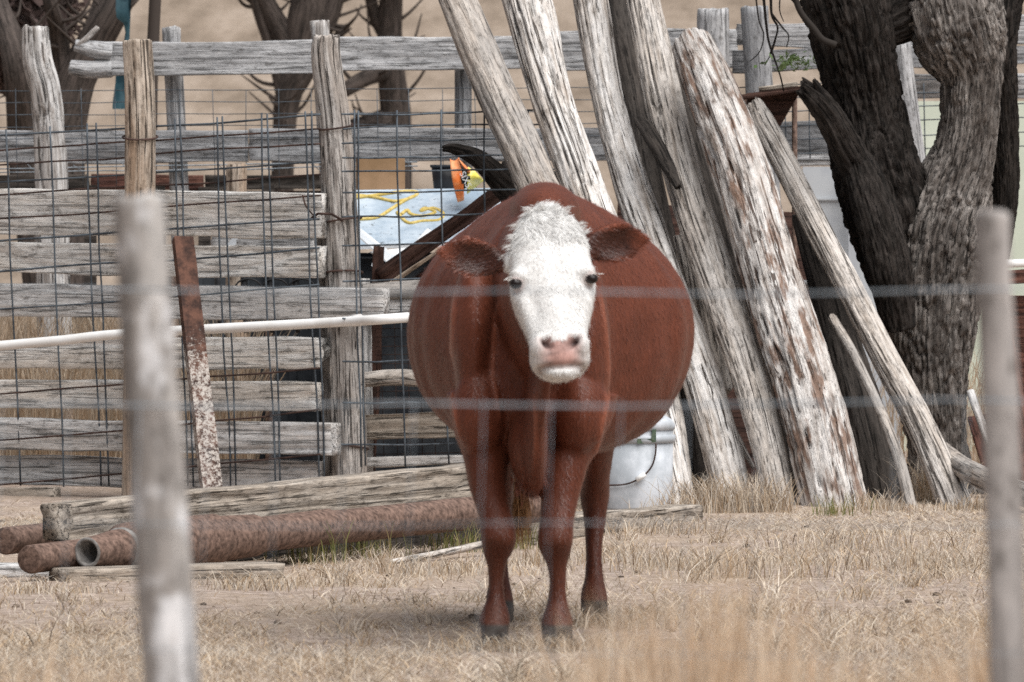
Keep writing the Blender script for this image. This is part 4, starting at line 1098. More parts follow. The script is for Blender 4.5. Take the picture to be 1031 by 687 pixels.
lean([(812, 507, 34.9, 15), (775, 380, 35.3, 14), (730, 240, 35.8, 14), (690, 110, 36.3, 13), (676, 66, 36.45, 11)], 'added dark pole standing in for the shade between the smooth grey log and the thickest log', 'logdark', 515)  # added pole, coloured dark to shade the gap
sheet_q = [at(606, GY(37.0) + 3, 37.0), at(905, GY(37.0) + 3, 37.0), at(850, 300, 37.5), at(800, 215, 37.7), at(622, 205, 37.7)]  # added dark backing; its colour gives the log gaps their shade
v, f = slab_geo(sheet_q, .02); o = obj('gap_shade_sheet', v, f, M['darkboard'], smooth=False, gc=v); tag(o, 'added dark sheet behind the leaning logs, standing in for the shade in their gaps', 'board')
# dark funnel of sheet iron hung behind the pile
hp = thing('iron_hopper', 'dark rusty sheet-iron hopper behind the thickest log', 'hopper', at(775, 130, 37.2))
def frustum(a, b): 
    v = np.vstack([a, b]); k = len(a)
    return v, [tuple(range(k))[::-1], tuple(range(k, 2 * k))] + [(i, (i + 1) % k, k + (i + 1) % k, k + i) for i in range(k)]
top = [at(752, 99, 37.1), at(806, 92, 37.1), at(803, 88, 37.5), at(752, 94, 37.5)]
bot = [at(768, 137, 37.15), at(780, 137, 37.15), at(780, 134, 37.4), at(768, 134, 37.4)]
v, f = frustum(top, bot); obj('cone', v, f, M['darkboard'], hp, smooth=False, gc=v)
v, f, g = plank_geo(at(742, 100, 37.08), at(812, 91, 37.08), .022, .05, seed=530); obj('rim', v, f, M['darkboard'], hp, gc=g)
v, f, g = plank_geo(at(764, 91, 37.2), at(802, 86, 37.2), .028, .2, seed=531); obj('board', v, f, M['beam'], hp, gc=g)
for px in (752, 800):
    v, f = tube_geo([at(px, 95, 37.35), [at(px, 0, 37.35)[0], 37.35, 0]], .012, 8); obj('leg', v, f, M['rust'], hp)
# dark red boards leaning behind the right foreground post
for i, (a, b, Y0, lab) in enumerate((((978, 395), (1018, 520), 35.3, 'thin pale stake leaning behind the right foreground post'), ((1000, 300), (1042, 500), 35.7, 'dark red board leaning at the right edge of the picture'), ((985, 420), (1012, 505), 35.8, 'short dark red board at the foot of the big tree'))):
    v, f, g = plank_geo(at(b[0], GY(Y0 - .3) + 2, Y0 - .3), at(a[0], a[1], Y0), (.03, .10, .09)[i], .03, seed=540 + i, up=(1, 0, 0))
    o = obj('leaning_board', v, f, M['stump' if i == 0 else 'redwood'], gc=g); tag(o, lab, 'board')
v, f, g = plank_geo(at(1002, 280, 36.2), at(1060, 276, 36.2), .06, .04, seed=545)
rr_ = thing('board_rack', 'low dark red rack at the right edge behind the tree', 'rack', [at(1040, 0, 36.2)[0], 36.2, 0])
obj('rail', v, f, M['redwood'], rr_, gc=g)
v, f = box_geo((at(1035, 0, 36.35)[0], 36.35, .42), .24, .1, .84); obj('panel', v, f, M['redwood'], rr_, smooth=False, gc=v)

# ------------------------------------------------------------------ big forked mesquite
TY = 36.0
mt = thing('mesquite_tree', 'big dark furrowed mesquite tree forking above the leaning pole, right', 'tree', at(935, GY(TY), TY))
def limb(name, pts, mat, seed, na=110, **kw):
    kw = dict(dict(step=.011, lump=.10, streak=.05, crack=.04, bark=.19, jag=(.01, .01)), **kw)
    v, f, g = plog(pts, seed=seed, na=na, **kw)
    return obj(name, v, f, M[mat], mt, gc=g)
limb('trunk', [(950, GY(TY) + 8, TY, 42), (945, 450, TY, 29), (939, 380, TY, 36), (939, 310, TY, 44), (946, 240, TY, 47), (957, 195, TY, 38), (968, 160, TY, 30), (974, 130, TY, 27), (976, 100, TY, 28), (976, 75, TY, 31), (968, 45, TY, 43), (958, 5, TY, 45), (948, -60, TY, 36), (930, -150, TY, 28)], 'barkgrey', 601, na=190)
limb('limb', [(955, 420, TY + .14, 16), (926, 330, TY + .10, 26), (908, 265, TY + .06, 38), (893, 205, TY, 44), (882, 165, TY - .02, 41), (875, 130, TY - .02, 37), (869, 90, TY - .04, 34), (862, 50, TY - .08, 36), (852, 5, TY - .1, 40), (832, -60, TY - .1, 32), (800, -150, TY, 24)], 'bark', 602, na=190)
limb('limb', [(856, 10, TY, 22), (886, 22, TY + .02, 24), (912, 14, TY + .04, 26), (940, -10, TY + .05, 26)], 'bark', 603, na=120)
limb('limb', [(1005, 260, TY + .3, 10), (1012, 190, TY + .25, 13), (1008, 110, TY + .2, 16), (1000, 40, TY + .15, 22), (1008, -30, TY + .2, 26), (1030, -120, TY + .3, 20)], 'bark', 604, na=110)
limb('stub', [(868, 178, TY - .25, 17), (852, 148, TY - .3, 16), (836, 118, TY - .36, 14), (822, 100, TY - .4, 12), (810, 90, TY - .42, 8)], 'bark', 605, na=50, jag=(.0, .09), lump=.2, crack=.3)
limb('stub', [(846, 130, TY - .36, 8), (834, 105, TY - .4, 6), (822, 84, TY - .44, 3)], 'bark', 606, na=24, jag=(.0, .05))
limb('stub', [(905, 330, TY - .3, 16), (893, 262, TY - .36, 22), (878, 205, TY - .34, 20), (866, 168, TY - .28, 16)], 'bark', 607, na=100)
# hanging twigs and a sprig of leaves
def twig(P, r0, r1, Y=36.3):
    v, f = tube_geo([at(a, b, Y) for a, b in P], [r0, r1], 6); obj('twig', v, f, M['bark'], mt)
twig([(798, -10), (806, 12), (820, 30), (828, 40), (842, 46)], .012, .016, 35.7)
twig([(806, 10), (800, 2), (790, -8)], .008, .005, 35.7)
twig([(768, -12), (771, 20), (774, 42), (780, 60), (786, 78), (789, 92)], .007, .003)
twig([(776, -12), (777, 15), (783, 28), (779, 44), (775, 55)], .007, .003)
twig([(777, 14), (788, 28), (794, 36), (792, 48)], .005, .002)
twig([(760, -12), (764, 20), (769, 35), (765, 52), (755, 62)], .004, .002)
twig([(783, 30), (778, 50), (770, 66)], .004, .002)
twig([(786, -12), (785, 10), (789, 22)], .004, .002)
q = np.random.default_rng(5); n = 170
P = np.array([at(800 + q.normal(0, 12), 62 + q.normal(0, 3.4) + .15 * q.normal(0, 10), 36.2 + q.normal(0, .05)) for _ in range(n)])
a = q.normal(0, .010, (n, 3)); b = q.normal(0, .004, (n, 3))
obj('crown', np.stack([P - a, P + b, P + a, P - b], 1).reshape(-1, 3), np.arange(4 * n).reshape(n, 4), M['leaf'], mt, smooth=False)

# ------------------------------------------------------------------ the cow
def loft(rings, cap=True):
    R = np.array(rings); n, k, _ = R.shape
    V = R.reshape(-1, 3); Fc = [tuple(q) for q in grid_faces(n, k)]
    if cap: Fc += [tuple(range(k))[::-1], tuple((n - 1) * k + q for q in range(k))]
    return V, Fc
NA = 48
TH = np.linspace(0, 2 * np.pi, NA, endpoint=False)
def sgp(v, p): return np.sign(v) * np.abs(v) ** p

def interp_rows(rows, n):
    rows = np.asarray(rows, float)
    d = np.r_[0, np.cumsum(np.maximum(np.linalg.norm(np.diff(rows[:, :3], axis=0), axis=1), 1e-6))]
    t = np.linspace(0, d[-1], n)
    Q = np.vstack([2 * rows[0] - rows[1], rows, 2 * rows[-1] - rows[-2]])
    out = []
    for s in t:
        i = min(max(np.searchsorted(d, s, 'right') - 1, 0), len(rows) - 2)
        u = (s - d[i]) / (d[i + 1] - d[i])
        m0 = (rows[i + 1] - Q[i]) / max(d[i + 1] - (d[i - 1] if i > 0 else -(d[1])), 1e-6) * (d[i + 1] - d[i])
        m1 = (Q[i + 3] - rows[i]) / max((d[i + 2] if i + 2 < len(d) else 2 * d[-1] - d[-2]) - d[i], 1e-6) * (d[i + 1] - d[i])
        out.append((2 * u**3 - 3 * u**2 + 1) * rows[i] + (u**3 - 2 * u**2 + u) * m0 + (-2 * u**3 + 3 * u**2) * rows[i + 1] + (u**3 - u**2) * m1)
    return np.array(out)

DY = -.3
# trunk rows: Y, left px, right px, top py, bottom py, widest py, centre-top px
trunk = [(24.54, 505, 562, 345, 420, 390, 534), (24.6, 482, 586, 300, 446, 380, 536), (24.68, 468, 600, 250, 458, 370, 540), (24.78, 460, 608, 210, 462, 358, 545),
         (24.90, 467, 602, 188, 456, 350, 549), (25.04, 461, 612, 185, 456, 345, 550), (25.18, 440, 645, 188, 459, 340, 551), (25.4, 417, 688, 192, 459, 333, 552), (25.65, 411, 699, 194, 455, 332, 553),
         (25.9, 414, 696, 194, 450, 332, 553), (26.15, 432, 676, 193, 440, 330, 552), (26.4, 455, 645, 200, 425, 320, 550), (26.58, 478, 618, 225, 400, 310, 549), (26.66, 505, 590, 265, 360, 310, 548)]
rows = []
for (Y, l, r_, t, b, wy, ct) in trunk:
    rows.append((Y * 3, Y * 0, 0, Y, l, r_, t, b, wy, ct))
rows = interp_rows(rows, 40)
rings = []
for row in rows:
    _, _, _, Y, l, r_, t, b, wy, ct = row
    cx = (l + r_) / 2
    sn, cs = np.sin(TH), np.cos(TH)
    pw = np.where(cs > 0, 1.34, .72)
    xx = np.where(sn > 0, (r_ - cx), (cx - l)) * sgp(sn, 1.0) * np.abs(sn) ** (pw - 1 + 1e-9)
    yy = np.where(cs > 0, wy + (t - wy) * cs, wy + (wy - b) * cs)
    shift = np.where(cs > 0, (ct - cx) * cs ** 2, 0)
    Yc_ = Y + DY
    rings.append(np.stack([(cx + shift + xx - PX) * Yc_ / F, np.full(NA, Yc_), H - (yy - PY) * Yc_ / F], -1))
parts = [loft(rings)]

def leg(rows, n=46, p=1.0):
    """rows: py, cx, half width px, Y, half depth m"""
    R = []
    rr = interp_rows([(q[0] / 300., q[1] / 3000., q[3] / 10., q[0], q[1], q[2], q[3], q[4]) for q in rows], n)
    for q in rr:
        c = at(q[4], q[3], q[6])
        R.append(np.stack([c[0] + q[5] * mpp(q[6]) * np.cos(TH), c[1] + q[7] * np.sin(TH), np.full(NA, c[2])], -1))
    return loft(R)
YFt = 24.3
parts.append(leg([(395, 486, 38, YFt + .18, .15), (430, 487, 32, YFt + .12, .13), (465, 489, 22.5, YFt + .06, .095), (498, 493, 18.5, YFt + .03, .07), (522, 499, 16.8, YFt, .058), (543, 501.5, 18.2, YFt - .02, .06), (556, 501, 16, YFt, .05), (567, 500.5, 11.5, YFt + .01, .042), (584, 500, 9.6, YFt + .015, .036), (603, 499.5, 9.8, YFt + .01, .037), (617, 498.5, 14.2, YFt, .048), (625, 498, 16, YFt - .01, .05), (634, 498, 14.2, YFt - .03, .05), (640, 498, 14.8, YFt - .04, .055)]))
parts.append(leg([(395, 588, 38, YFt + .18, .15), (430, 582, 33, YFt + .12, .13), (465, 570, 24, YFt + .06, .095), (500, 564, 19.5, YFt + .02, .07), (524, 561, 17.2, YFt - .02, .058), (546, 559.5, 18.4, YFt - .04, .06), (558, 560, 16, YFt - .02, .05), (570, 560.5, 12, YFt - .01, .042), (588, 561, 10.4, YFt - .01, .037), (604, 561, 11.8, YFt - .01, .038), (618, 561, 15, YFt - .02, .048), (627, 561, 17, YFt - .03, .052), (636, 561, 15.4, YFt - .05, .05), (642, 561, 16, YFt - .06, .056)]))
YH = 25.62
def hind(cx0):
    return leg([(330, cx0 + 4, 50, YH + .30, .28), (385, cx0 + 3, 38, YH + .22, .24), (425, cx0 + 3, 23, YH + .12, .16), (455, cx0 + 2, 16.5, YH + .10, .11), (482, cx0 + 1, 13.8, YH + .15, .085), (500, cx0, 14.4, YH + .18, .078), (518, cx0, 11.4, YH + .16, .055), (545, cx0 - 1, 9, YH + .12, .042), (575, cx0 - 1, 9, YH + .08, .040), (590, cx0 - 1, 11.5, YH + .05, .046), (600, cx0 - 1, 13.4, YH + .03, .052), (610, cx0 - 1, 12.2, YH, .05), (616, cx0 - 1, 13, YH - .01, .055)])
parts.append(hind(599)); parts.append(hind(504))
# hooves: two claws each
hoof_c = []
def hoof(cx, Y, hw):
    zb = .004
    for s in (-1, 1):
        c0 = at(cx + s * hw * .50, 0, Y); R = []
        for z, k, fy in ((.055, .72, .0), (.04, .82, -.010), (.02, .92, -.025), (0.0, 1.0, -.038), (-.012, .96, -.038)):
            R.append(np.stack([c0[0] + hw * .46 * k * mpp(Y) * np.cos(TH) * (1 - .25 * np.maximum(-np.sin(TH), 0)), Y + fy - .03 + .060 * k * np.sin(TH), np.full(NA, zb + z)], -1))
        parts.append(loft(R))
hoof(498, YFt - .03, 16); hoof(561, YFt - .05, 17); hoof(598, YH, 13.5); hoof(503, YH, 13.5)

# neck, dewlap
def ell_path(rows, n=24, pw=1.0):
    """rows: px, py, Y, half-width px, half-height px -> rings in the x-z plane"""
    rr = interp_rows([(at(q[0], q[1], q[2])[0], q[2], at(q[0], q[1], q[2])[2]) + tuple(q) for q in rows], n)
    R = []
    for q in rr:
        c = at(q[3], q[4], q[5])
        R.append(np.stack([c[0] + q[6] * mpp(q[5]) * sgp(np.sin(TH), pw), np.full(NA, c[1]), c[2] + q[7] * mpp(q[5]) * sgp(np.cos(TH), pw)], -1))
    return loft(R)
parts.append(ell_path([(544, 305, 24.8, 60, 108), (542, 312, 24.5, 50, 106), (545, 308, 24.3, 44, 92), (548, 298, 24.12, 41, 72), (551, 283, 23.98, 38, 55), (553, 270, 23.9, 34, 42)]))
parts.append(ell_path([(536, 435, 24.45, 20, 68), (538, 425, 24.22, 12, 70), (541, 405, 24.10, 9, 62), (546, 375, 24.0, 8, 50), (551, 345, 23.93, 8, 34)]))
# shoulder blades and points of the shoulder
def ellipsoid(c, r, n=20):
    R = []
    for ph in np.linspace(.05, math.pi - .05, n):
        R.append(np.stack([c[0] + r[0] * math.sin(ph) * np.cos(TH), c[1] + r[1] * math.sin(ph) * np.sin(TH), np.full(NA, c[2] + r[2] * math.cos(ph))], -1))
    return loft(R)
parts.append(ellipsoid(at(479, 352, 24.40), (.070, .17, .27)))
parts.append(ellipsoid(at(589, 352, 24.40), (.072, .17, .27)))
parts.append(ellipsoid(at(484, 412, 24.30), (.080, .10, .13)))
parts.append(ellipsoid(at(582, 412, 24.30), (.084, .10, .13)))
parts.append(ellipsoid(at(532, 440, 24.30), (.052, .12, .165)))
parts.append(ellipsoid(at(548, 215, 24.66), (.10, .32, .09)))
# tail
v, f = tube_geo([at(549, 205, 26.3), at(546, 215, 26.42), at(540, 270, 26.46), at(530, 360, 26.44), at(523, 430, 26.40), at(521, 470, 26.38)], [.03, .028, .022, .018, .014, .012], 16, 60)
parts.append((v, f))

# head: rings along the axis poll -> muzzle
HP, HM = at(549, 213, 23.98), at(565.5, 377, 23.76)
HL = np.linalg.norm(HM - HP); ha = (HM - HP) / HL
hf = np.array([0, -1.0, 0]); hf -= ha * (hf @ ha); hf /= np.linalg.norm(hf)
yaw = math.radians(-5)
hr0 = np.cross(hf, ha); hr0 = hr0 if hr0[0] > 0 else -hr0
hr_, hf_ = hr0 * math.cos(yaw) + hf * math.sin(yaw), hf * math.cos(yaw) - hr0 * math.sin(yaw)
hrow = [(-.03, .020, .010, .03, 1), (.0, .048, .030, .06, 1), (.06, .074, .052, .10, .97), (.15, .099, .064, .13, .92), (.28, .114, .068, .16, .86), (.38, .119, .066, .18, .8), (.46, .123, .060, .19, .8), (.54, .117, .056, .185, .8),
        (.64, .101, .055, .16, .82), (.74, .088, .053, .125, .85), (.82, .0835, .054, .105, .85), (.89, .086, .056, .095, .86), (.945, .080, .050, .088, .88), (.985, .062, .034, .074, .95), (1.005, .04, .012, .05, 1)]
hh_ = interp_rows([(q[0], 0, 0) + q for q in hrow], 44)
R = []
for q in hh_:
    _, _, _, s, hw, fr, bk_, pw = q
    x_ = hw * sgp(np.cos(TH), pw)
    y_ = np.where(np.sin(TH) > 0, fr, bk_) * sgp(np.sin(TH), pw)
    R.append(HP + ha * s * HL + x_[:, None] * hr_ + y_[:, None] * hf_)
parts.append(loft(R))
def hp(s, lr, fr): return HP + ha * s * HL + hr_ * lr + hf_ * fr
# brow ridges
def blob(c, r): parts.append(ellipsoid(c, r, 14))
for sx in (-1, 1):
    blob(hp(.43, sx * .098, .036), (.030, .03, .028))
    blob(hp(.86, sx * .052, .030), (.034, .034, .040))
blob(hp(.978, 0.0, -.01), (.054, .05, .022))
# ears: leaf-shaped, cupped
EARS = []
def ear(root, tip, w, up):
    root, tip = np.asarray(root), np.asarray(tip)
    L = np.linalg.norm(tip - root); T = (tip - root) / L
    up = np.asarray(up, float); up -= T * (up @ T); up /= np.linalg.norm(up)
    N = np.cross(T, up); N = N if N[1] < 0 else -N        # faces the camera
    R = []
    for t in np.linspace(-.15, 1.0, 26):
        tt = max(t, 0)
        hw = w * (0.42 + 0.58 * math.sin(min(tt * 1.75, 1.0) * math.pi / 2)) * (1 - max(tt - .55, 0) ** 2 / .2025 * .93)
        th_ = .014 + .012 * (1 - tt)
        cup = .030 * math.sin(min(max(tt, 0), 1) * math.pi) 
        c = root + T * L * t
        a = np.cos(TH) * hw; b = np.sin(TH) * th_ - cup * (1 - (np.cos(TH)) ** 2)
        R.append(c + a[:, None] * up + b[:, None] * N)
    parts.append(loft(R)); EARS.append((root, tip, w, N, T, up, L))
ear(at(512, 266, 23.93), at(441, 252, 23.98), .058, (0.12, 0, 1))
ear(at(588, 250, 23.93), at(653, 240, 23.98), .058, (.10, 0, 1))

cv, cfaces = join(parts)
tmp_me = bpy.data.meshes.new('cow_build'); tmp_me.from_pydata([tuple(p) for p in cv], [], cfaces); tmp_me.update()
tmp = bpy.data.objects.new('cow_build', tmp_me); scene.collection.objects.link(tmp)
md = tmp.modifiers.new('r', 'REMESH'); md.mode = 'VOXEL'; md.voxel_size = .0075; md.adaptivity = 0
md = tmp.modifiers.new('s', 'SMOOTH'); md.factor = .5; md.iterations = 4
dg = bpy.context.evaluated_depsgraph_get(); dg.update()
bm_ = bpy.data.meshes.new_from_object(tmp.evaluated_get(dg))
bpy.data.objects.remove(tmp)
nv = len(bm_.vertices)
co = np.zeros(nv * 3); bm_.vertices.foreach_get('co', co); co = co.reshape(-1, 3).astype(float)
no = np.zeros(nv * 3); bm_.vertices.foreach_get('normal', no); no = no.reshape(-1, 3)
rel = co - HP
hs_, hlr, hfr = rel @ ha / HL, rel @ hr_, rel @ hf_
earw = np.zeros(nv)
for (root, tip, w, N, T, up, L) in EARS:
    d = co - root
    t = d @ T / L; u = d @ up; n_ = d @ N
    earw = np.maximum(earw, ((t > .05) & (t < 1.1) & (np.abs(u) < w * 1.15) & (np.abs(n_) < .06)).astype(float))
nz_ = fbm(co[:, 0] * 30, co[:, 1] * 30, co[:, 2] * 30, 7, 2)
headz = (hs_ > -.12) & (hs_ < 1.2) & (np.abs(hlr) < .150) & (hfr > -.20)
edge = -.050 + .018 * nz_ - .05 * np.clip((hs_ - .45) * 2.2, 0, 1)
white = np.clip((hfr - edge) / .008 + .5, 0, 1) * headz * (1 - np.clip((np.abs(hlr) - .128 - .004 * nz_) / .006, 0, 1)) * (1 - earw)
pink = np.exp(-((hlr / .062) ** 4)) * np.clip((hs_ - .80 - .03 * (np.abs(hlr) < .02)) / .02, 0, 1) * np.clip((.985 - hs_) / .012, 0, 1) * (hfr > .012) * headz
# nostrils and the mouth line: real dents with dark skin
nost = np.zeros(nv)
for sx in (-1, 1):
    u = hlr - sx * .039 - sx * -.10 * (hs_ - .85); v_ = (hs_ - .85) * HL
    nost = np.maximum(nost, np.exp(-((u / .015) ** 2 + (v_ / .020) ** 2) ** 1.4) * (hfr > 0) * headz)
mouth = np.exp(-(((hs_ - .986 - .016 * (np.abs(hlr) / .08) ** 2 * -1) * HL / .006) ** 2)) * (np.abs(hlr) < .075) * headz * (hfr > -.03)
co -= no * (nost * .026 + mouth * .010)[:, None]
onface = white * (hfr > -.02)
hollow = .010 * np.exp(-((np.abs(hlr) - .062) / .022) ** 2) * np.exp(-((hs_ - .64) / .10) ** 2) + .006 * np.exp(-(hlr / .03) ** 2) * np.exp(-((hs_ - .24) / .14) ** 2)
crest = .007 * np.exp(-((np.abs(hlr) - .092) / .012) ** 2) * np.exp(-((hs_ - .60) / .07) ** 2) + .004 * np.exp(-(hlr / .022) ** 2) * np.exp(-((hs_ - .62) / .16) ** 2)
eyed = np.full(nv, 9.0)
for sx in (-1, 1):
    eyed = np.minimum(eyed, np.linalg.norm(co - hp(.472, sx * .112, .044), axis=1))
socket = .008 * np.exp(-((eyed - .026) / .010) ** 2)
co += no * ((crest - hollow - socket) * onface)[:, None]
# throat groove / leg muscle relief
fold = .010 * fbm(co[:, 0] * 17, co[:, 1] * 5, co[:, 2] * 2.2, 19, 2) * np.clip((24.75 - co[:, 1]) / .35, 0, 1) * np.clip((co[:, 2] - .42) / .12, 0, 1) * np.clip((1.12 - co[:, 2]) / .2, 0, 1)
rib = .005 * np.sin(co[:, 1] * 42 + co[:, 2] * 4) * np.clip((co[:, 1] - 24.85) / .2, 0, 1) * np.clip((25.7 - co[:, 1]) / .2, 0, 1) * np.clip(np.abs(no[:, 0]) * 1.5 - .3, 0, 1)
notear = 1 - earw
co += no * ((fold + rib) * notear * (1 - white) * (hfr < -.1))[:, None]
co += no * (.014 * fbm(co[:, 0] * 2.6, co[:, 1] * 2.6, co[:, 2] * 2.6, 29, 2) * (1 - white) * np.clip((co[:, 2] - .45) / .2, 0, 1) * notear * (hfr < -.1))[:, None]
co += no * (.009 * fbm(co[:, 0] * 5, co[:, 1] * 5, co[:, 2] * 5, 9, 2) * (1 - white) + .0018 * fbm(co[:, 0] * 26, co[:, 1] * 20, co[:, 2] * 20, 10, 2))[:, None]
pxv = PX + co[:, 0] * F / co[:, 1]; pyv = PY + (H - co[:, 2]) * F / co[:, 1]
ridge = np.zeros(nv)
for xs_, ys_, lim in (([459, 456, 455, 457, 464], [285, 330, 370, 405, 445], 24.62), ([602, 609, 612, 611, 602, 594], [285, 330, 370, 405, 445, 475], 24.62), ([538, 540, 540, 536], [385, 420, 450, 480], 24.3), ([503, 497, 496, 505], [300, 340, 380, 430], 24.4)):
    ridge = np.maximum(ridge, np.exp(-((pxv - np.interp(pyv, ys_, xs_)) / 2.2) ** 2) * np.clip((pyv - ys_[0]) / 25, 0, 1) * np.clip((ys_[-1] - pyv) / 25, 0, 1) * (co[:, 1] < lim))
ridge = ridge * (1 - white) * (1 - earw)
co += no * (ridge * .007)[:, None]
br = np.array([.132, .038, .020])
col = br[None] * (1 + .16 * fbm(co[:, 0] * 6, co[:, 1] * 6, co[:, 2] * 6, 14, 3) + .10 * fbm(co[:, 0] * 60, co[:, 1] * 60, co[:, 2] * 25, 15, 2))[:, None]
col = col * (1 + .75 * ridge[:, None]) + np.array([.03, .02, .015]) * ridge[:, None]  # shoulder and dewlap ridges lightened, their highlight painted into the coat
low = np.clip((.55 - co[:, 2]) / .4, 0, 1)[:, None]  # legs darkened downward, their shade put into the coat colour
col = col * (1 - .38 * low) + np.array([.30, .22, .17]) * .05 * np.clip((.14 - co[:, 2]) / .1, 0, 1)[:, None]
wcol = np.array([.74, .735, .72])[None] * (1 + .04 * nz_)[:, None]
col = col * (1 - white[:, None]) + wcol * white[:, None]
pk = np.array([.38, .225, .195])[None] * (1 + .8 * fbm(co[:, 0] * 55, co[:, 1] * 70, co[:, 2] * 70, 16, 2))[:, None]
col = col * (1 - pink[:, None]) + pk * pink[:, None]
lid = np.exp(-((eyed - .020) / .008) ** 2)[:, None] * .65 * headz[:, None]; col = col * (1 - lid) + np.array([.40, .27, .24]) * lid
dk = np.clip(nost * 1.2, 0, 1)[:, None]; col = col * (1 - dk) + np.array([.045, .022, .02]) * dk
mo = (mouth * .55)[:, None]; col = col * (1 - mo) + np.array([.25, .15, .13]) * mo
hf2 = np.clip((.078 - co[:, 2]) / .010, 0, 1)[:, None]; col = col * (1 - hf2) + np.array([.045, .038, .033]) * hf2
# udder-side tail switch is tan, inside of the ears darker
ei = earw * np.clip(-no[:, 1] * 1.4, 0, 1)
rim = np.zeros(nv)
for (root, tip, w, N, T, up, L) in EARS:
    d = co - root; u = np.abs(d @ up) / w; tt = d @ T / L
    rim = np.maximum(rim, earw * np.clip((np.maximum(u, tt * .95) - .62) / .25, 0, 1) * (tt > 0) * (tt < 1.1))
col = col * (1 - .55 * ei[:, None] * (1 - rim[:, None])) * (1 + .7 * rim[:, None])
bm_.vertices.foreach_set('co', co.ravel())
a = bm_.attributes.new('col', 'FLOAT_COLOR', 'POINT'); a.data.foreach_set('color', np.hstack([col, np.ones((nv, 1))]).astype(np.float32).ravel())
bm_.update()

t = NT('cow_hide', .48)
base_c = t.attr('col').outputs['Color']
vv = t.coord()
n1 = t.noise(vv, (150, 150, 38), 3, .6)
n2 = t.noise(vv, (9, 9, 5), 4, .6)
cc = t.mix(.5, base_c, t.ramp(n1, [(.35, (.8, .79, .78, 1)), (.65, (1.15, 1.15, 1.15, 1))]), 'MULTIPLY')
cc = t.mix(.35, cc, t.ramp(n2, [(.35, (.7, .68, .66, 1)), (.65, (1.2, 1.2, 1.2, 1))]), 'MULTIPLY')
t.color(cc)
t.b.inputs['Sheen Weight'].default_value = .06
t.b.inputs['Sheen Roughness'].default_value = .4
t.b.inputs['Sheen Tint'].default_value = (.9, .6, .5, 1)
t.bump(n1, .004, .7)
M['hide'] = t.m
base_pt = np.array([at(530, 0, 24.9)[0], 24.9, 0.0])
cow = thing('cow', 'reddish brown cow with a white face standing facing the camera', 'cow', base_pt)
fco = co - base_pt
bm_.vertices.foreach_set('co', fco.ravel()); bm_.update()
bm_.polygons.foreach_set('use_smooth', np.ones(len(bm_.polygons), dtype=bool))
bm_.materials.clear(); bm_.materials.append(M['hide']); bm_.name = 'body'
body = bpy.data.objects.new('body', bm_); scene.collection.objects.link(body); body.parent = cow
# eyes
M['eye'] = NT('dark_wet_eye', .3).color((.012, .008, .007, 1)).m
for sx in (-1, 1):
    c = hp(.470, sx * .1085, .0435)
    v, f = ellipsoid(c, (.0185, .0175, .0145), 16); obj('eye', v, f, M['eye'], cow)

# coat: short hairs rooted on the body
r = np.random.default_rng(99)
poly_n = len(bm_.polygons)
cen = np.zeros(poly_n * 3); bm_.polygons.foreach_get('center', cen); cen = cen.reshape(-1, 3) + base_pt
pn = np.zeros(poly_n * 3); bm_.polygons.foreach_get('normal', pn); pn = pn.reshape(-1, 3)
ls = np.zeros(poly_n, dtype=np.int32); bm_.polygons.foreach_get('loop_start', ls)
lv = np.zeros(len(bm_.loops), dtype=np.int32); bm_.loops.foreach_get('vertex_index', lv)
pv0 = lv[ls]
facing = (pn[:, 1] < .45)
idx = np.where(facing & (pink[pv0] < .3) & (nost[pv0] < .2) & (cen[:, 2] > .08))[0]
def hairs(ids, length, width, flow, lift, seed, cmul=1.0, jit=.25, cj=.18):
    q = np.random.default_rng(seed); n = len(ids)
    P = cen[ids] + q.normal(0, .003, (n, 3)); N = pn[ids]
    fl = np.asarray(flow)
    if fl.ndim == 1: fl = np.broadcast_to(fl, (n, 3))
    D = fl + q.normal(0, jit, (n, 3))
    D = D - N * np.sum(D * N, 1)[:, None]; D /= np.linalg.norm(D, axis=1)[:, None] + 1e-9
    D = D + N * (lift * q.uniform(.5, 1.6, n))[:, None]
    W = np.cross(D, N); W /= np.linalg.norm(W, axis=1)[:, None] + 1e-9
    Lg = (length * q.uniform(.6, 1.3, n))[:, None]
    wd = width / 2
    a = P - N * .001 - W * wd; b = P - N * .001 + W * wd; c = P + D * Lg
    V = np.stack([a, b, c], 1).reshape(-1, 3)
    C = col[pv0[ids]] * cmul * (1 + q.normal(0, cj, n))[:, None]
    return V, np.arange(3 * n).reshape(n, 3), np.repeat(np.clip(C, .005, .95), 3, axis=0)
isw = white[pv0] > .5
ise = earw[pv0] > .5
Hs = []
bi = idx[~isw[idx] & ~ise[idx]]
bi = r.choice(bi, min(len(bi), 120000), replace=False)
Hs.append(hairs(bi, .014, .0018, (0, .25, -1), .12, 201, 1.1, .2, .10))
wi = idx[isw[idx]]
wi = np.repeat(wi, 2)
Hs.append(hairs(wi, .011, .0018, (0, 0, -1), .10, 202, 1.0, .4, .04))
ei_ = np.repeat(idx[ise[idx]], 3)
Tdir = np.where((cen[ei_][:, 0] < at(550, 0, 24)[0])[:, None], np.array([-1, 0, -.25])[None], np.array([1, 0, -.1])[None])
Hs.append(hairs(ei_, .014, .002, Tdir, .30, 203, 1.1, .30))
V, Fc, C = merge(Hs)
obj('coat_hair', V, Fc, M['hair'], cow, smooth=False, col=C)['kind'] = 'stuff'

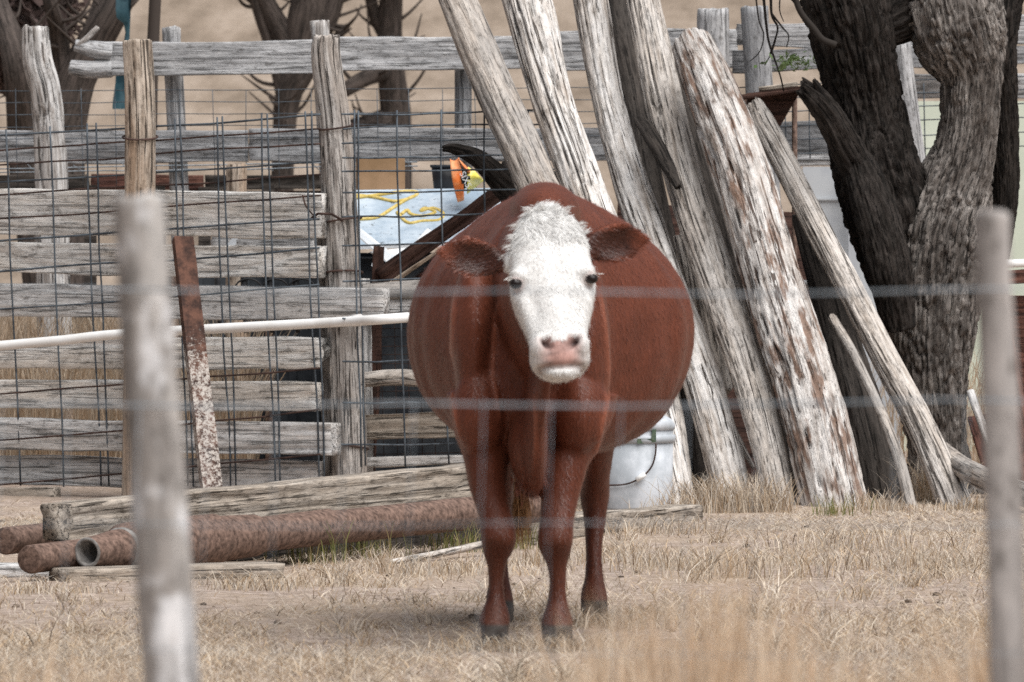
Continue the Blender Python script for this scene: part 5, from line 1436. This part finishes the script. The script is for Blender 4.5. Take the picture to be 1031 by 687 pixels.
def strands(roots, dirs, length, width, cols, seed, curl=.25, seg=5, grav=.5):
    q = np.random.default_rng(seed); n = len(roots)
    V = np.zeros((n, seg + 1, 2, 3)); P = roots.copy(); D = dirs / np.linalg.norm(dirs, axis=1)[:, None]
    sp = q.normal(0, 1, (n, 3)); W = np.cross(D, sp); W /= np.linalg.norm(W, axis=1)[:, None]
    Lg = length * q.uniform(.5, 1.2, n)
    for i in range(seg + 1):
        w_ = width * (1 - (i / seg) ** 1.5 * .9)
        V[:, i, 0] = P - W * w_ / 2; V[:, i, 1] = P + W * w_ / 2
        P = P + D * (Lg / seg)[:, None]
        D = D + W * (curl * q.normal(0, 1, n))[:, None] + np.array([0, 0, -grav / seg]); D /= np.linalg.norm(D, axis=1)[:, None]
    k = 2 * (seg + 1)
    b = np.arange(n)[:, None, None] * k
    qd = np.array([[2 * i, 2 * i + 1, 2 * i + 3, 2 * i + 2] for i in range(seg)])[None]
    c = np.repeat(np.clip(cols, 0, .95), k, axis=0)
    return V.reshape(-1, 3), (b + qd).reshape(-1, 4), c
# woolly white forelock on the poll
q = np.random.default_rng(31)
pi_ = idx[(hs_[pv0[idx]] < .24) & (white[pv0[idx]] > .4)]
pi_ = q.choice(pi_, 1500)
lat = hlr[pv0[pi_]]; sv = hs_[pv0[pi_]]
clx = vn(cen[pi_][:, 0] * 22, cen[pi_][:, 2] * 22, 0, 3); clz = vn(cen[pi_][:, 0] * 22, cen[pi_][:, 2] * 22, 5, 4)
dirs = hr_ * (lat * 9 + clx * .8)[:, None] + ha * ((sv - .10) * 5 + clz * .7)[:, None] + q.normal(0, .10, (len(pi_), 3))
dirs = dirs - pn[pi_] * np.sum(dirs * pn[pi_], 1)[:, None]; dirs /= np.linalg.norm(dirs, axis=1)[:, None] + 1e-9
dirs = dirs + pn[pi_] * np.where(sv < .03, .45, .16)[:, None]
V, Fc, C = strands(cen[pi_], dirs, .032, .0034, np.array([.84, .835, .82])[None] * (1 + q.normal(0, .04, len(pi_)))[:, None], 32, .06)
obj('forelock', V, Fc, M['lock'], cow, smooth=False, col=C)['kind'] = 'stuff'
# loose locks at the crown's edge
lr_, ld_ = [], []
for (s0, l0, dl, du) in ((.03, -.01, -.4, .5), (.03, .02, .5, .5), (.03, -.045, -.8, .3), (.10, -.085, -1, .25), (.16, -.10, -1, -.1), (.22, -.108, -1, -.3), (.05, .05, .8, .7), (.12, .09, 1, .5), (.17, .103, 1, .9), (.03, -.02, .2, .8), (.08, .03, -.4, .5), (.14, -.03, .5, -.6), (.14, .04, -.5, -.6)):
    k = 30
    b0 = hp(s0, l0, .045 if abs(l0) < .06 else .02)
    lr_.append(b0 + q.normal(0, .006, (k, 3))); ld_.append(np.tile(hr_ * dl - ha * du * .8 + hf_ * .15, (k, 1)) + q.normal(0, .18, (k, 3)))
V, Fc, C = strands(np.vstack(lr_), np.vstack(ld_), .024, .0026, np.tile([.78, .77, .75], (13 * 30, 1)), 55, .14, 6, .9)
obj('crown_locks', V, Fc, M['lock'], cow, smooth=False, col=C)['kind'] = 'stuff'
# white lashes
for sx in (-1, 1):
    c = hp(.445, sx * .117, .045)
    n = 20
    roots = c + np.outer(q.uniform(-1, 1, n), hr_) * .014 + q.normal(0, .003, (n, 3))
    d = np.tile(hr_ * sx * .8 + hf_ * .7 + np.array([0, 0, -.3]), (n, 1)) + q.normal(0, .2, (n, 3))
    V, Fc, C = strands(roots, d, .019, .0022, np.tile([.8, .78, .74], (n, 1)), 40 + sx, .1, 3)
    obj('eyelash', V, Fc, M['hair'], cow, smooth=False, col=C)['kind'] = 'stuff'
# tan tail switch
n = 900
roots = at(521, 455, 26.38) + q.normal(0, .012, (n, 3)) + np.outer(q.uniform(-.10, .02, n), [0, 0, 1])
d = np.tile([0.02, 0, -1.0], (n, 1)) + q.normal(0, .10, (n, 3))
V, Fc, C = strands(roots, d, .20, .003, np.array([.36, .20, .10])[None] * q.uniform(.6, 1.4, n)[:, None], 44, .06, 6)
obj('tail_switch', V, Fc, M['lock'], cow, smooth=False, col=C)['kind'] = 'stuff'
# brisket and ear-fringe hair
n = 500
roots = at(533, 484, 24.30) + q.normal(0, 1, (n, 3)) * np.array([.022, .05, .02])
d = np.tile([0, 0, -1.0], (n, 1)) + q.normal(0, .2, (n, 3))
V, Fc, C = strands(roots, d, .035, .0028, np.tile(br, (n, 1)) * q.uniform(.8, 1.4, n)[:, None], 46, .1, 3)
obj('brisket_hair', V, Fc, M['hair'], cow, smooth=False, col=C)['kind'] = 'stuff'

# ------------------------------------------------------------------ foreground wire fence
YW = 11.0
ff = thing('field_fence', 'blurred woven wire fence on weathered wooden posts nearest the camera', 'fence', [0, YW, 0])
v, f, g = plog([(214, GY(YW), YW, 29), (172, 687, YW, 28.5), (164, 560, YW, 28.5), (152, 400, YW, 27.5), (143, 260, YW, 26), (139.5, 200, YW, 25)], step=.012, na=40, seed=801, lump=.06, crack=.08, jag=(0, .01))
obj('post', v, f, M['fore'], ff, gc=g)
v, f, g = plog([(1040, GY(YW), YW, 20), (1016, 687, YW, 19), (1012, 560, YW, 19), (1007, 400, YW, 19), (1001, 280, YW, 18), (1000, 216, YW, 17)], step=.012, na=40, seed=802, lump=.06, crack=.08, jag=(0, .01))
obj('post', v, f, M['forer'], ff, gc=g)
for i, (py, rr) in enumerate(((292, .0017), (405, .0018), (527, .0010), (655, .0006), (790, .0020), (930, .002))):
    wire(ff, [at(-20, py + 2, YW - .045), at(152, py + 1, YW - .045), at(330, py + 4, YW - .05), at(515, py + 3 - 2 * (i % 2), YW - .05), at(760, py + 5, YW - .045), at(1005, py - 1 + (6 if i == 2 else 0), YW - .035), at(1060, py, YW - .035)], rr, M['wirefore'], 'line_wire', 500 + i, .006)
for i, px in enumerate(np.arange(-6, 1040, 69.5)):
    lo = 0
    wire(ff, [at(px + 6, 405, YW - .056), at(px + 2, 527, YW - .056), at(px, 655, YW - .056), at(px - 4, 930, YW - .056)], .0006, M['wirefore'], 'stay_wire', 520 + i, .003)
